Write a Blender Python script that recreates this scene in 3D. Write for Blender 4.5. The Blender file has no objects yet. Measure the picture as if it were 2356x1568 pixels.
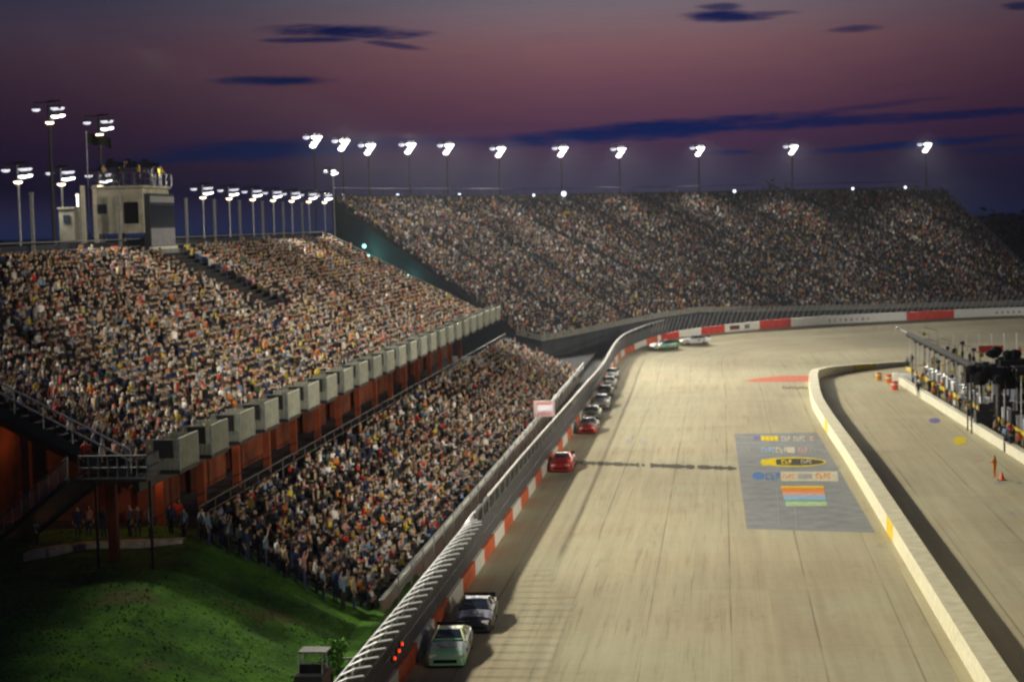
import bpy, bmesh, math, random
HAZE = .00009
import numpy as np
from mathutils import Vector, Matrix
random.seed(7); rng = np.random.default_rng(7)
R = math.radians
SC = bpy.context.scene
COL = SC.collection
FD = 4200.0          # focal length in units of a 2356-wide picture
# ---------------------------------------------------------------- camera
N_ = Vector((-0.026, 1, 272 / FD)).normalized()
F_ = Vector((452, 283.75, -FD)); F_ = (F_ - N_ * F_.dot(N_)).normalized()
R_ = F_.cross(N_)
ROT = Matrix((R_, F_, N_))
cam = bpy.data.cameras.new('camera'); camo = bpy.data.objects.new('camera', cam); COL.objects.link(camo)
cam.sensor_width = 36; cam.lens = 36 * FD / 2356; cam.clip_start = 0.5; cam.clip_end = 9000
camo.matrix_world = Matrix.Translation((0, 0, 20)) @ ROT.to_4x4()
cam.dof.use_dof = True; cam.dof.focus_distance = 14.0; cam.dof.aperture_fstop = 3.5
SC.camera = camo
SC.view_settings.view_transform = 'Standard'; SC.view_settings.look = 'None'
SC.view_settings.exposure = 0.0; SC.view_settings.gamma = 1.0
SC.cycles.max_bounces = 4; SC.cycles.diffuse_bounces = 2; SC.cycles.glossy_bounces = 2
SC.cycles.transparent_max_bounces = 10; SC.cycles.sample_clamp_indirect = 3.0

def ray(x, y):
    return (ROT @ Vector((x - 1178, 784 - y, -FD))).normalized()
def atz(x, y, z=0.0):
    d = ray(x, y); t = (z - 20) / d.z; return Vector((d.x * t, d.y * t, z))
def aty(x, y, Y):
    d = ray(x, y); t = Y / d.y; return Vector((d.x * t, Y, 20 + d.z * t))
def atx(x, y, X):
    d = ray(x, y); t = X / d.x; return Vector((X, d.y * t, 20 + d.z * t))
def s2l(c):
    return tuple((v / 255 / 12.92) if v / 255 <= .04045 else ((v / 255 + .055) / 1.055) ** 2.4 for v in c) + (1,)

# ---------------------------------------------------------------- world: dusk sky
W = bpy.data.worlds.new('World'); SC.world = W; W.use_nodes = True
nt = W.node_tree; nt.nodes.clear()
def mk(nt, t, **k):
    n = nt.nodes.new(t)
    for a, b in k.items(): setattr(n, a, b)
    return n
class G:
    """small node-graph helper"""
    def __init__(s, nt): s.nt = nt
    def lk(s, sock, v):
        if hasattr(v, 'is_output') or isinstance(v, bpy.types.NodeSocket): s.nt.links.new(v, sock)
        else: sock.default_value = v
    def m(s, op, a, b=None, c=None, clamp=False):
        n = mk(s.nt, 'ShaderNodeMath', operation=op, use_clamp=clamp)
        s.lk(n.inputs[0], a)
        if b is not None: s.lk(n.inputs[1], b)
        if c is not None: s.lk(n.inputs[2], c)
        return n.outputs[0]
    def mix(s, f, a, b, blend='MIX'):
        n = mk(s.nt, 'ShaderNodeMix', data_type='RGBA', blend_type=blend)
        s.lk(n.inputs[0], f); s.lk(n.inputs[6], a); s.lk(n.inputs[7], b)
        return n.outputs[2]
    def xyz(s, x, y, z):
        n = mk(s.nt, 'ShaderNodeCombineXYZ')
        s.lk(n.inputs[0], x); s.lk(n.inputs[1], y); s.lk(n.inputs[2], z); return n.outputs[0]
    def sep(s, v):
        n = mk(s.nt, 'ShaderNodeSeparateXYZ'); s.lk(n.inputs[0], v); return n.outputs
    def noise(s, v, scale, detail=3, rough=.55):
        n = mk(s.nt, 'ShaderNodeTexNoise'); n.inputs['Scale'].default_value = scale
        n.inputs['Detail'].default_value = detail; n.inputs['Roughness'].default_value = rough
        if v is not None: s.lk(n.inputs['Vector'], v)
        return n.outputs['Fac']
    def ramp(s, f, stops, interp='LINEAR'):
        n = mk(s.nt, 'ShaderNodeValToRGB'); cr = n.color_ramp; cr.interpolation = interp
        while len(cr.elements) < len(stops): cr.elements.new(0.5)
        for e, (p, c) in zip(cr.elements, stops):
            e.position = p; e.color = c if len(c) == 4 else tuple(c) + (1,)
        s.lk(n.inputs[0], f); return n.outputs[0]
    def mr(s, v, a, b, c=0.0, d=1.0, t='SMOOTHSTEP'):
        n = mk(s.nt, 'ShaderNodeMapRange', interpolation_type=t)
        s.lk(n.inputs[0], v)
        for i, q in enumerate((a, b, c, d)): s.lk(n.inputs[1 + i], q)
        return n.outputs[0]
g = G(nt)
tc = mk(nt, 'ShaderNodeTexCoord').outputs['Generated']
sx, sy, sz = g.sep(tc)
az = g.m('ARCTAN2', sx, sy); el = g.m('ARCSINE', sz)
def azel(x, y):
    d = ray(x, y); return math.atan2(d.x, d.y), math.asin(d.z)
e_of = lambda y: azel(1300, y)[1]
EM = 0.16
stops = [(0.0, (14, 20, 44)), (-1, (24, 38, 86))]
st = [(max(0.0, e_of(y) / EM), s2l(c)) for y, c in
      [(510, (34, 42, 74)), (470, (41, 41, 70)), (420, (48, 41, 68)), (370, (62, 47, 70)), (320, (76, 50, 76)), (260, (92, 60, 78)),
       (190, (108, 72, 84)), (110, (124, 88, 94)), (40, (122, 101, 108)), (-20, (108, 104, 114))]]
st.append((1.0, s2l((52, 60, 84))))
base = g.ramp(g.m('DIVIDE', el, EM), st)
# the afterglow is strongest around one azimuth
gl = g.m('DIVIDE', g.m('SUBTRACT', az, azel(1420, 300)[0]), 0.20)
glow = g.m('DIVIDE', 1.0, g.m('ADD', 1.0, g.m('MULTIPLY', g.m('POWER', g.m('ABSOLUTE', gl), 2.4), 1.25)))
glow = g.m('MAXIMUM', glow, 0.18)
low = g.m('MULTIPLY', g.mr(el, 0.0, 0.035, 0.85, 0.0), g.mr(az, azel(2150, 400)[0], azel(1200, 400)[0], .35, 1.0))           # near the horizon the glow is even
glow = g.m('MAXIMUM', glow, low)
cloudn = g.noise(g.xyz(g.m('MULTIPLY', az, 9.0), g.m('MULTIPLY', el, 60.0), 3.1), 3.0, 5, .6)
cloudn2 = g.noise(g.xyz(g.m('MULTIPLY', az, 30.0), g.m('MULTIPLY', el, 220.0), 1.3), 2.0, 4, .6)
tot = None
for (cx, cy, hw, hh, tilt, dens) in [
        (790, 73, 165, 15, .02, 1), (720, 92, 110, 7, -.02, .9), (905, 104, 70, 7, .12, .75), (625, 186, 125, 12, -.02, 1),
        (1668, 38, 95, 13, .02, 1), (1735, 34, 90, 7, -.05, .7), (1655, 15, 50, 8, 0, .8), (1968, 66, 60, 8, -.04, .7), (2345, 14, 40, 9, 0, .8),
        (620, 345, 250, 24, -.02, 1), (420, 366, 200, 9, -.05, .85), (800, 336, 200, 16, -.03, .5), (1500, 300, 420, 20, -.075, 1), (1850, 283, 380, 13, -.045, .9),
        (2230, 262, 230, 11, -.05, .85), (2000, 245, 170, 7, -.1, .5), (2080, 334, 250, 9, -.07, .9), (1685, 351, 60, 6, 0, .7), (2300, 345, 110, 8, -.03, .5), (1010, 322, 240, 8, -.01, .55)]:
    a0, e0 = azel(cx, cy); wa = hw / FD; we = hh / FD
    tl = tilt + .026 * -1 * -1
    da = g.m('SUBTRACT', az, a0); de = g.m('ADD', g.m('SUBTRACT', el, e0), g.m('MULTIPLY', da, tl))
    q = g.m('ADD', g.m('POWER', g.m('ABSOLUTE', g.m('DIVIDE', da, wa)), 2.0), g.m('POWER', g.m('ABSOLUTE', g.m('DIVIDE', de, we)), 2.0))
    q = g.m('ADD', q, g.m('MULTIPLY', g.m('SUBTRACT', cloudn, .5), 1.7))
    q = g.m('ADD', q, g.m('MULTIPLY', g.m('SUBTRACT', cloudn2, .5), 1.8))
    mk_ = g.m('MULTIPLY', g.mr(q, 1.7, -.05, 0.0, 1.0), dens)
    tot = mk_ if tot is None else g.m('MAXIMUM', tot, mk_)
lit = g.mix(1.0, base, g.xyz(glow, glow, g.m('MULTIPLY_ADD', glow, .85, .15)), 'MULTIPLY')
ccol = g.ramp(g.m('DIVIDE', el, EM), [(0, s2l((20, 40, 88))), (.4, s2l((17, 29, 76))), (1, s2l((34, 38, 78)))])
ccol = g.mix(1.0, ccol, g.xyz(g.m('MULTIPLY_ADD', glow, .7, .3), g.m('MULTIPLY_ADD', glow, .7, .3), g.m('MULTIPLY_ADD', glow, .7, .3)), 'MULTIPLY')
skyc = g.mix(tot, lit, ccol)
# a touch of large soft unevenness
skyc = g.mix(g.m('MULTIPLY', g.mr(cloudn, .35, .75), .22), skyc, g.mix(1.0, skyc, (.7, .72, .9, 1), 'MULTIPLY'))
skyc = g.mix(g.mr(el, -0.004, -0.001), s2l((4, 5, 8)), skyc)
bg = mk(nt, 'ShaderNodeBackground'); g.lk(bg.inputs[0], skyc); bg.inputs[1].default_value = 1.0
nt.links.new(bg.outputs[0], mk(nt, 'ShaderNodeOutputWorld').inputs[0])

# ---------------------------------------------------------------- materials
MATS = {}
def mat(name, col, rough=.6, metal=0.0, var=.18, scale=3.0, emit=0, bump=0, spec=.4):
    if name in MATS: return MATS[name]
    m = bpy.data.materials.new(name); m.use_nodes = True; MATS[name] = m
    t = m.node_tree; p = t.nodes['Principled BSDF']; h = G(t)
    co = mk(t, 'ShaderNodeTexCoord').outputs['Object']
    n = h.noise(co, scale, 4)
    c = tuple(col) + (1,)
    f = h.mr(n, .3, .7, 1 - var, 1 + var, 'LINEAR')
    h.lk(p.inputs['Base Color'], h.mix(1.0, c, h.xyz(f, f, f), 'MULTIPLY'))
    p.inputs['Roughness'].default_value = rough; p.inputs['Metallic'].default_value = metal
    p.inputs['Specular IOR Level'].default_value = spec
    if bump:
        b = mk(t, 'ShaderNodeBump'); b.inputs['Strength'].default_value = bump; h.lk(b.inputs['Height'], n); t.links.new(b.outputs[0], p.inputs['Normal'])
    if emit:
        p.inputs['Emission Color'].default_value = c; p.inputs['Emission Strength'].default_value = emit
        m.cycles.emission_sampling = 'NONE'
    return m
def alpha_mat(name, col, alpha):
    m = mat(name, col, .5, .3, .1)
    t = m.node_tree; p = t.nodes['Principled BSDF']; h = G(t)
    out = t.nodes['Material Output']; mx = mk(t, 'ShaderNodeMixShader'); tr = mk(t, 'ShaderNodeBsdfTransparent')
    co = mk(t, 'ShaderNodeTexCoord').outputs['Object']
    ge = mk(t, 'ShaderNodeNewGeometry'); vd = mk(t, 'ShaderNodeVectorMath', operation='DOT_PRODUCT')
    t.links.new(ge.outputs['Normal'], vd.inputs[0]); t.links.new(ge.outputs['Incoming'], vd.inputs[1])
    cs = h.m('MAXIMUM', h.m('ABSOLUTE', vd.outputs['Value']), .05)          # wires hide more of what is behind them the flatter the view
    h.lk(mx.inputs[0], h.m('SUBTRACT', 1.0, h.m('POWER', 1 - alpha, h.m('DIVIDE', 1.0, cs)))); t.links.new(tr.outputs[0], mx.inputs[1]); t.links.new(p.outputs[0], mx.inputs[2])
    t.links.new(mx.outputs[0], out.inputs[0]); return m

white = mat('white_paint', (.72, .72, .66), .5, var=.12)
steel = mat('galvanised_steel', (.42, .44, .46), .4, .5)
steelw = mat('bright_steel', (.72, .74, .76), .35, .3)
dark = mat('dark_metal', (.03, .03, .035), .5, .2)
black = mat('black_paint', (.008, .008, .01), .8, spec=.12)
conc = mat('bare_concrete', (.34, .33, .28), .8, var=.25, scale=1.2)
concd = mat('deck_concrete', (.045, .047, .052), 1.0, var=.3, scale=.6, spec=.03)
alu = mat('bench_aluminium', (.06, .063, .07), .6, .3)
rust = mat('rust_orange_paint', (.2, .042, .012), .7, var=.35, scale=.8)
slate = mat('slate_panel', (.035, .045, .055), .7, var=.3, scale=.5)
tealp = mat('teal_panel', (.03, .05, .058), .7, var=.5, scale=.15)
cream = mat('cream_panel', (.62, .6, .46), .6, var=.12)
fencepan = mat('pale_slat_panel', (.36, .38, .31), .6, var=.2, scale=2)
glassd = mat('dark_glass', (.02, .03, .045), .08, 0, var=.05, spec=.8)
redp = mat('red_paint', (.55, .035, .015), .5, var=.25, scale=1.5)
orangered = mat('orange_red_paint', (.62, .12, .04), .5, var=.3, scale=1.5)
yellow = mat('yellow_paint', (.75, .55, .02), .5, var=.2)
lens_w = mat('floodlight_lens', (1, .95, .93), emit=5.0, var=0)
lens_c = mat('floodlight_lens_cool', (.85, .86, 1), emit=.9, var=0)
lens_o = mat('floodlight_lens_warm', (1, .78, .5), emit=4.0, var=0)
lamp_teal = mat('teal_lamp_glass', (.45, 1, .9), emit=1.6, var=0)
lamp_cool = mat('small_lamp_glass', (.75, .85, 1), emit=2.2, var=0)
lamp_orange = mat('sodium_lamp_glass', (1, .25, .03), emit=2.5, var=0)
bark = mat('bark', (.05, .035, .02), .9)
leafm = mat('leaves', (.09, .26, .02), .7, var=.5, scale=1.5)
leafd = mat('dark_leaves', (.02, .03, .012), .8, var=.5, scale=.2)
skin = mat('skin', (.5, .28, .17), .6)

# ---------------------------------------------------------------- mesh helpers
class MB:
    def __init__(s): s.v = []; s.f = []; s.mi = []; s.uv = None
    def add(s, vs, fs, mi=0):
        o = len(s.v); s.v += [tuple(v) for v in vs]; s.f += [tuple(i + o for i in f) for f in fs]; s.mi += [mi] * len(fs); return s
    def box(s, c, d, mi=0, rz=0.0, taper=1.0, mtx=None):
        x, y, z = d[0] / 2, d[1] / 2, d[2] / 2
        vs = [(-x, -y, -z), (x, -y, -z), (x, y, -z), (-x, y, -z), (-x * taper, -y * taper, z), (x * taper, -y * taper, z), (x * taper, y * taper, z), (-x * taper, y * taper, z)]
        M = Matrix.Rotation(rz, 3, 'Z') if mtx is None else mtx
        vs = [M @ Vector(v) + Vector(c) for v in vs]
        return s.add(vs, [(3, 2, 1, 0), (4, 5, 6, 7), (0, 1, 5, 4), (1, 2, 6, 5), (2, 3, 7, 6), (3, 0, 4, 7)], mi)
    def tube(s, pts, r, n=6, mi=0, r2=None):
        pts = [Vector(p) for p in pts]; rings = []
        for i, p in enumerate(pts):
            t = (pts[min(i + 1, len(pts) - 1)] - pts[max(i - 1, 0)]).normalized()
            a = t.cross(Vector((0, 0, 1))); a = Vector((1, 0, 0)) if a.length < 1e-3 else a.normalized()
            b = t.cross(a); rr = r if r2 is None else r + (r2 - r) * i / (len(pts) - 1)
            rings.append([p + (a * math.cos(q) + b * math.sin(q)) * rr for q in [2 * math.pi * k / n for k in range(n)]])
        vs = [v for ring in rings for v in ring]
        fs = [(i * n + k, i * n + (k + 1) % n, (i + 1) * n + (k + 1) % n, (i + 1) * n + k) for i in range(len(pts) - 1) for k in range(n)]
        fs += [tuple(range(n))[::-1], tuple(range((len(pts) - 1) * n, len(pts) * n))]
        return s.add(vs, fs, mi)
    def ball(s, c, r, mi=0, seg=10, ring=6, cut=-1.0):
        rx, ry, rz = (r, r, r) if not hasattr(r, '__len__') else r
        vs = [(c[0], c[1], c[2] + rz)]
        for i in range(1, ring):
            ph = math.pi * i / ring
            for k in range(seg):
                th = 2 * math.pi * k / seg
                vs.append((c[0] + rx * math.sin(ph) * math.cos(th), c[1] + ry * math.sin(ph) * math.sin(th), c[2] + rz * max(cut, math.cos(ph))))
        vs.append((c[0], c[1], c[2] + rz * max(cut, -1)))
        fs = [(0, 1 + k, 1 + (k + 1) % seg) for k in range(seg)]
        for i in range(ring - 2):
            a = 1 + i * seg
            fs += [(a + k, a + seg + k, a + seg + (k + 1) % seg, a + (k + 1) % seg) for k in range(seg)]
        a = 1 + (ring - 2) * seg; L = len(vs) - 1
        fs += [(a + k, L, a + (k + 1) % seg) for k in range(seg)]
        return s.add(vs, fs, mi)
    def mesh(s, name, mats):
        me = bpy.data.meshes.new(name); me.from_pydata(s.v, [], s.f)
        for m in (mats if isinstance(mats, (list, tuple)) else [mats]): me.materials.append(m)
        me.polygons.foreach_set('material_index', s.mi); me.update(); return me
    def build(s, name, mats, parent=None, loc=(0, 0, 0), smooth=False):
        me = s.mesh(name, mats)
        if smooth: me.polygons.foreach_set('use_smooth', [True] * len(me.polygons))
        return link(name, me, parent, loc)
def link(name, me, parent=None, loc=(0, 0, 0), rz=0.0):
    o = bpy.data.objects.new(name, me); COL.objects.link(o); o.location = loc; o.rotation_euler = (0, 0, rz)
    if parent: o.parent = parent
    return o
def tag(o, label=None, cat=None, group=None, kind=None):
    if label: o['label'] = label
    if cat: o['category'] = cat
    if group: o['group'] = group
    if kind: o['kind'] = kind
    return o
def thing(name, label, cat, loc=(0, 0, 0), rz=0.0, group=None):
    return tag(link(name, None, None, loc, rz), label, cat, group)
def dup(o, loc, rz=None, label=None, parent=None):
    c = o.copy(); COL.objects.link(c)
    if parent: c.parent = parent
    else:
        c.location = loc
        if rz is not None: c.rotation_euler = (0, 0, rz)
    if label: c['label'] = label
    for ch in KIDS.get(o.name, ()): dup(ch, None, None, None, c)
    return c
KIDS = {}
def kids(o):
    KIDS[o.name] = [c for c in COL.objects if c.parent == o]
    for c in KIDS[o.name]: kids(c)
    return o
def struct(o): o['kind'] = 'structure'; return o
ORD = 'first second third fourth fifth sixth seventh eighth ninth tenth eleventh twelfth thirteenth fourteenth fifteenth sixteenth seventeenth eighteenth nineteenth twentieth'.split()
ORD += ['twenty-' + o for o in ORD[:9]]
def ordn(i): return ORD[i] if i < len(ORD) else 'thirtieth'

# ---------------------------------------------------------------- plan curves
def catmull(P, n=8):
    P = [np.array(p, float) for p in P]; out = []
    for i in range(len(P) - 1):
        a, b, c, d = P[max(i - 1, 0)], P[i], P[i + 1], P[min(i + 2, len(P) - 1)]
        for k in range(n):
            t = k / n; out.append(.5 * ((2 * b) + (c - a) * t + (2 * a - 5 * b + 4 * c - d) * t * t + (3 * b - a - 3 * c + d) * t ** 3))
    out.append(P[-1]); return np.array(out)
def resample(P, step):
    d = np.r_[0, np.cumsum(np.linalg.norm(np.diff(P[:, :2], axis=0), axis=1))]
    n = max(2, int(round(d[-1] / step)) + 1); s = np.linspace(0, d[-1], n)
    return np.stack([np.interp(s, d, P[:, k]) for k in range(P.shape[1])], 1), s
straight = [(-14.05, y, 0) for y in (20, 40)] + [(-13.75 + (y - 70) * .0067, y, 0) for y in (70, 100, 130, 160, 190, 215)]
turn = [tuple(atz(x, y, z)) for x, y, z in [(1413, 846, .15), (1432, 821, .45), (1458, 806, .8), (1499, 790, 1.3), (1546, 779, 1.6), (1610, 770, 1.8), (1737, 758, 2.0), (1886, 747, 2.2), (2100, 736, 2.3), (2356, 725, 2.3)]]
last = turn[-1]
turn += [(last[0] + 30, last[1] + 1, 2.3), (last[0] + 70, last[1] - 8, 2.3)]
OUT, OS = resample(catmull(straight + turn), 1.0)
def nrm(P):
    t = np.gradient(P[:, :2], axis=0); t /= np.linalg.norm(t, axis=1)[:, None]; return np.stack([t[:, 1], -t[:, 0]], 1)   # points to the inside of the track
ON = nrm(OUT)

# ---------------------------------------------------------------- ground, track, pit lane
gm = mat('night_ground', (.018, .022, .014), .95, var=.4, scale=.02)
gb = MB(); gb.add([(-2500, -300, -.6), (2500, -300, -.6), (2500, 6000, -.6), (-2500, 6000, -.6)], [(0, 1, 2, 3)]); struct(gb.build('ground', gm))

def concrete_mat(name, lanes=True, base=(.455, .395, .262)):
    m = bpy.data.materials.new(name); m.use_nodes = True; t = m.node_tree; p = t.nodes['Principled BSDF']; h = G(t)
    uv = mk(t, 'ShaderNodeUVMap'); uv.uv_map = 'UVMap'; u, v, _ = h.sep(uv.outputs[0])
    P3 = h.xyz(u, v, 0)
    n1 = h.noise(P3, .09, 4); n2 = h.noise(h.xyz(h.m('MULTIPLY', u, 1.6), h.m('MULTIPLY', v, .05), 0), 1.0, 5, .65); n3 = h.noise(P3, 1.6, 5, .7)
    n4 = h.noise(h.xyz(h.m('MULTIPLY', u, 5), h.m('MULTIPLY', v, .12), 4), 1.0, 4, .6)
    f = h.m('ADD', h.mr(n1, .3, .7, .90, 1.08, 'LINEAR'), h.mr(n3, .3, .7, -.05, .05, 'LINEAR'))
    f = h.m('ADD', f, h.mr(n2, .35, .72, .04, -.15, 'LINEAR'))
    # slabs: each pour has its own tone
    lane = 4.1; slab = 5.2
    vor = mk(t, 'ShaderNodeTexWhiteNoise', noise_dimensions='2D')
    h.lk(vor.inputs['Vector'], h.xyz(h.m('FLOOR', h.m('DIVIDE', u, lane)), h.m('FLOOR', h.m('DIVIDE', v, slab * 5)), 0))
    f = h.m('ADD', f, h.m('MULTIPLY_ADD', vor.outputs['Value'], .12, -.07))
    def joint(c, per, w, dk):
        q = h.m('ABSOLUTE', h.m('SUBTRACT', h.m('FRACT', h.m('DIVIDE', c, per)), .5))
        return h.m('MULTIPLY', h.m('LESS_THAN', q, w / per), dk)
    jl = h.m('MULTIPLY', joint(u, lane, .045, .38), h.mr(h.noise(P3, .06, 2), .4, .6, .25, 1.0))
    js = h.m('MULTIPLY', joint(v, slab, .05, .15), h.mr(h.noise(P3, .05, 2), .45, .6, .1, 1.0))
    jt = h.m('MULTIPLY', joint(u, lane / 4, .02, .10), h.mr(h.noise(P3, .07, 2), .4, .65, .0, 1.0))
    f = h.m('SUBTRACT', f, h.m('ADD', h.m('ADD', jl, js), jt))
    # rubber
    if lanes:
        gr = h.m('MULTIPLY', h.mr(n4, .52, .72), .22)
        band = h.mr(h.m('ABSOLUTE', h.m('SUBTRACT', u, 9.5)), 8.5, 3.0)
        f = h.m('SUBTRACT', f, h.m('MULTIPLY', gr, band))
        cr = h.m('MULTIPLY', h.mr(h.noise(h.xyz(h.m('MULTIPLY', u, .5), h.m('MULTIPLY', v, .09), 9), 1.0, 6, .75), .60, .63), .12)
        f = h.m('SUBTRACT', f, cr)
    tint = h.mix(h.mr(n1, .35, .65), tuple(base) + (1,), (base[0] * .93, base[1] * 1.0, base[2] * 1.02, 1))
    h.lk(p.inputs['Base Color'], h.mix(1.0, tint, h.xyz(f, f, f), 'MULTIPLY')); p.inputs['Roughness'].default_value = .95; p.inputs['Specular IOR Level'].default_value = .06
    return m
trackm = concrete_mat('track_concrete'); pitm = concrete_mat('pit_concrete', False, (.50, .435, .28))
def grid_mesh(name, rows, uvs, m, flip=False):
    """rows: list of stations, each a list of points; uvs alike"""
    me = bpy.data.meshes.new(name); w = len(rows[0]); vs = [tuple(p) for r in rows for p in r]
    fs = [(i * w + k, i * w + k + 1, (i + 1) * w + k + 1, (i + 1) * w + k) for i in range(len(rows) - 1) for k in range(w - 1)]
    if flip: fs = [f[::-1] for f in fs]
    me.from_pydata(vs, [], fs); me.materials.append(m)
    ul = me.uv_layers.new(name='UVMap'); fl = [q for r in uvs for q in r]
    for l in me.loops: ul.data[l.index].uv = fl[l.vertex_index]
    me.update(); return link(name, me)
# banked ribbon round the turn and down the straight
W_ = 23.8
rows, uvs = [], []
for i in range(0, len(OUT), 2):
    o = OUT[i]; n = ON[i]; r = []; u = []
    for k in range(9):
        f = k / 8; z = o[2] * (1 - f) ** 1.3 + .012
        r.append((o[0] + n[0] * W_ * f, o[1] + n[1] * W_ * f, z)); u.append((W_ * f, OS[i]))
    rows.append(r); uvs.append(u)
struct(grid_mesh('track', rows, uvs, trackm))
xs = np.linspace(9, 150, 12); ys = np.linspace(20, 330, 12)
struct(grid_mesh('pit_road', [[(x, y, 0.0) for x in xs] for y in ys], [[(x, y) for x in xs] for y in ys], pitm))

# shoulder between the outer wall and the stands, access road
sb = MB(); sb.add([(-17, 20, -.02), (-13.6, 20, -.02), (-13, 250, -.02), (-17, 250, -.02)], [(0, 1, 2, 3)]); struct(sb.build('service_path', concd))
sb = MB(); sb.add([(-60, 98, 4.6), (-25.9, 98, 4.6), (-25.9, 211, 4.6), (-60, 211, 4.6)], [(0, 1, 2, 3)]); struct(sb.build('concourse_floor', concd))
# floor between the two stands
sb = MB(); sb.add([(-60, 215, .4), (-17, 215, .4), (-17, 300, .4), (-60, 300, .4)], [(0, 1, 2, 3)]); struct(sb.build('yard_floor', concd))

# grass bank
grm = bpy.data.materials.new('grass'); grm.use_nodes = True
t = grm.node_tree; h = G(t); p = t.nodes['Principled BSDF']; co = mk(t, 'ShaderNodeTexCoord').outputs['Object']
n1 = h.noise(co, .45, 5, .65); n2 = h.noise(co, 5.0, 4, .7); n3 = h.noise(co, .16, 3, .6)
c = h.mix(h.mr(n1, .3, .7), (.03, .11, .006, 1), (.10, .27, .01, 1)); c = h.mix(h.mr(n3, .60, .72, 0, .7), c, (.12, .09, .03, 1))
ff = h.mr(n2, .25, .75, .5, 1.4, 'LINEAR'); h.lk(p.inputs['Base Color'], h.mix(1.0, c, h.xyz(ff, ff, ff), 'MULTIPLY')); p.inputs['Roughness'].default_value = .9
def gz(x, y):
    z = .85 + max(0.0, (-16.9 - x) * .49); z = min(z, 4.75 + max(0, z - 4.75) * .0); k = min(1, max(0, (y - 38) / 49)) ** .7; z = z if x < -15.6 else z * .3; return -.3 + (z + .3) * k + .07 * math.sin(x * 1.3 + y * .7) + .06 * math.sin(y * 1.9 - x * .6)
rows = []; uvs = []
for j in range(0, 66):
    y = 40 + (98 - 40) * j / 65; rows.append([(-14.6 - 50 * (k / 60), y, gz(-14.6 - 50 * (k / 60), y)) for k in range(61)]); uvs.append([(0, 0)] * 61)
    if y > 91.6: rows[-1] = [(a_, b_, min(c_, 3.6) if a_ < -25.5 else c_) for a_, b_, c_ in rows[-1]]
struct(grid_mesh('grass_bank', rows, uvs, grm, True))
# tufts
V, Fc = [], []
for i in range(16000):
    x = random.uniform(-42, -15); y = random.uniform(62, 96); z = gz(x, y)
    if (x > -27 and y > 86.5) or y > 91: continue
    a = random.uniform(0, 6.3); s = random.uniform(.03, .075); o = len(V)
    V += [(x - s * math.cos(a), y - s * math.sin(a), z - .03), (x + s * math.cos(a), y + s * math.sin(a), z - .03), (x + random.uniform(-.1, .1), y + random.uniform(-.1, .1), z + s * 1.1)]
    Fc.append((o, o + 1, o + 2))
me = bpy.data.meshes.new('grass_tufts'); me.from_pydata(V, [], Fc); me.materials.append(grm); tag(link('grass_tufts', me), 'rough green grass tufts over the dark bank beside the lower seats', 'grass', kind='stuff')
# bare dirt patch, shrub
d0 = atz(815, 1485, 1.0)

def foliage(mb, c, r, n, s, mi=0, seed=0):
    q = random.Random(seed)
    for _ in range(n):
        u = Vector((q.gauss(0, 1), q.gauss(0, 1), q.gauss(0, 1))).normalized() * (q.random() ** .45)
        if q.random() < .15: continue
        p = Vector((c[0] + u.x * r[0], c[1] + u.y * r[1], c[2] + u.z * r[2]))
        a = Vector((q.gauss(0, 1), q.gauss(0, 1), q.gauss(0, .7))).normalized() * s * q.uniform(.5, 1.3); b = Vector((q.gauss(0, 1), q.gauss(0, 1), q.gauss(0, .7))).normalized() * s * q.uniform(.4, 1)
        mb.add([p - a, p - b, p + a, p + b], [(0, 1, 2, 3)], mi)
def tree(name, label, cat, x, y, z0, h, rad, n, s, leaf, seed, group=None, trunk_f=.35):
    t = thing(name, label, cat, (x, y, z0), group=group); m = MB(); q = random.Random(seed)
    m.tube([(0, 0, 0), (.1, .05, h * trunk_f), (0, .1, h * .8)], max(.06, h * .03), 7, r2=.03)
    for k in range(5):
        a = k * 1.3; m.tube([(0, 0, h * (trunk_f + .08 * k)), (math.cos(a) * rad * .6, math.sin(a) * rad * .6, h * (trunk_f + .2 + .08 * k))], h * .012 + .02, 5, r2=.01)
    m.build('trunk', bark, t)
    f = MB(); ch = h * (1 - trunk_f) / 2
    for k in range(9):
        cc = (q.uniform(-.45, .45) * rad, q.uniform(-.45, .45) * rad, h * trunk_f + ch + q.uniform(-.5, .5) * ch)
        foliage(f, cc, (rad * .62, rad * .62, ch * .6), n // 9, s, 0, seed * 31 + k)
    f.build('crown', leaf, t); return t
b0 = atz(765, 1535, .9)
tree('round_shrub', 'round green shrub on the grass beside the catch fence at the bottom', 'shrub', b0.x, b0.y, gz(b0.x, b0.y), 1.5, .75, 2600, .07, leafm, 5, trunk_f=.1)

# ---------------------------------------------------------------- outer wall of the track
wm = [white, redp, orangered, mat('dark_red_logo', (.12, .02, .02)), mat('grey_logo', (.16, .16, .17)), mat('pink_lettering', (.62, .34, .26))]
def wh(i): return .88 + .5 * min(1, max(0, (OUT[i][0] + 10) / 20))
WH = 0.88
def red_at(i):
    x, y = OUT[i][0], OUT[i][1]
    if x > -8:
        px = project(OUT[i])[0]
        return 1 if any(a <= px <= b for a, b in ((1520, 1556), (1603, 1662), (1738, 1810), (2083, 2186), (2420, 2500))) else 0
    return 2 if ((y - 86.2) % 9.8) < 5.0 else 0
def project(P):
    c = ROT.transposed() @ (Vector(P) - Vector((0, 0, 20))); return 1178 + FD * c.x / -c.z, 784 - FD * c.y / -c.z
wt = thing('barrier_wall', 'red and white painted concrete retaining wall round the outside of the track', 'wall')
m = MB()

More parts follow.
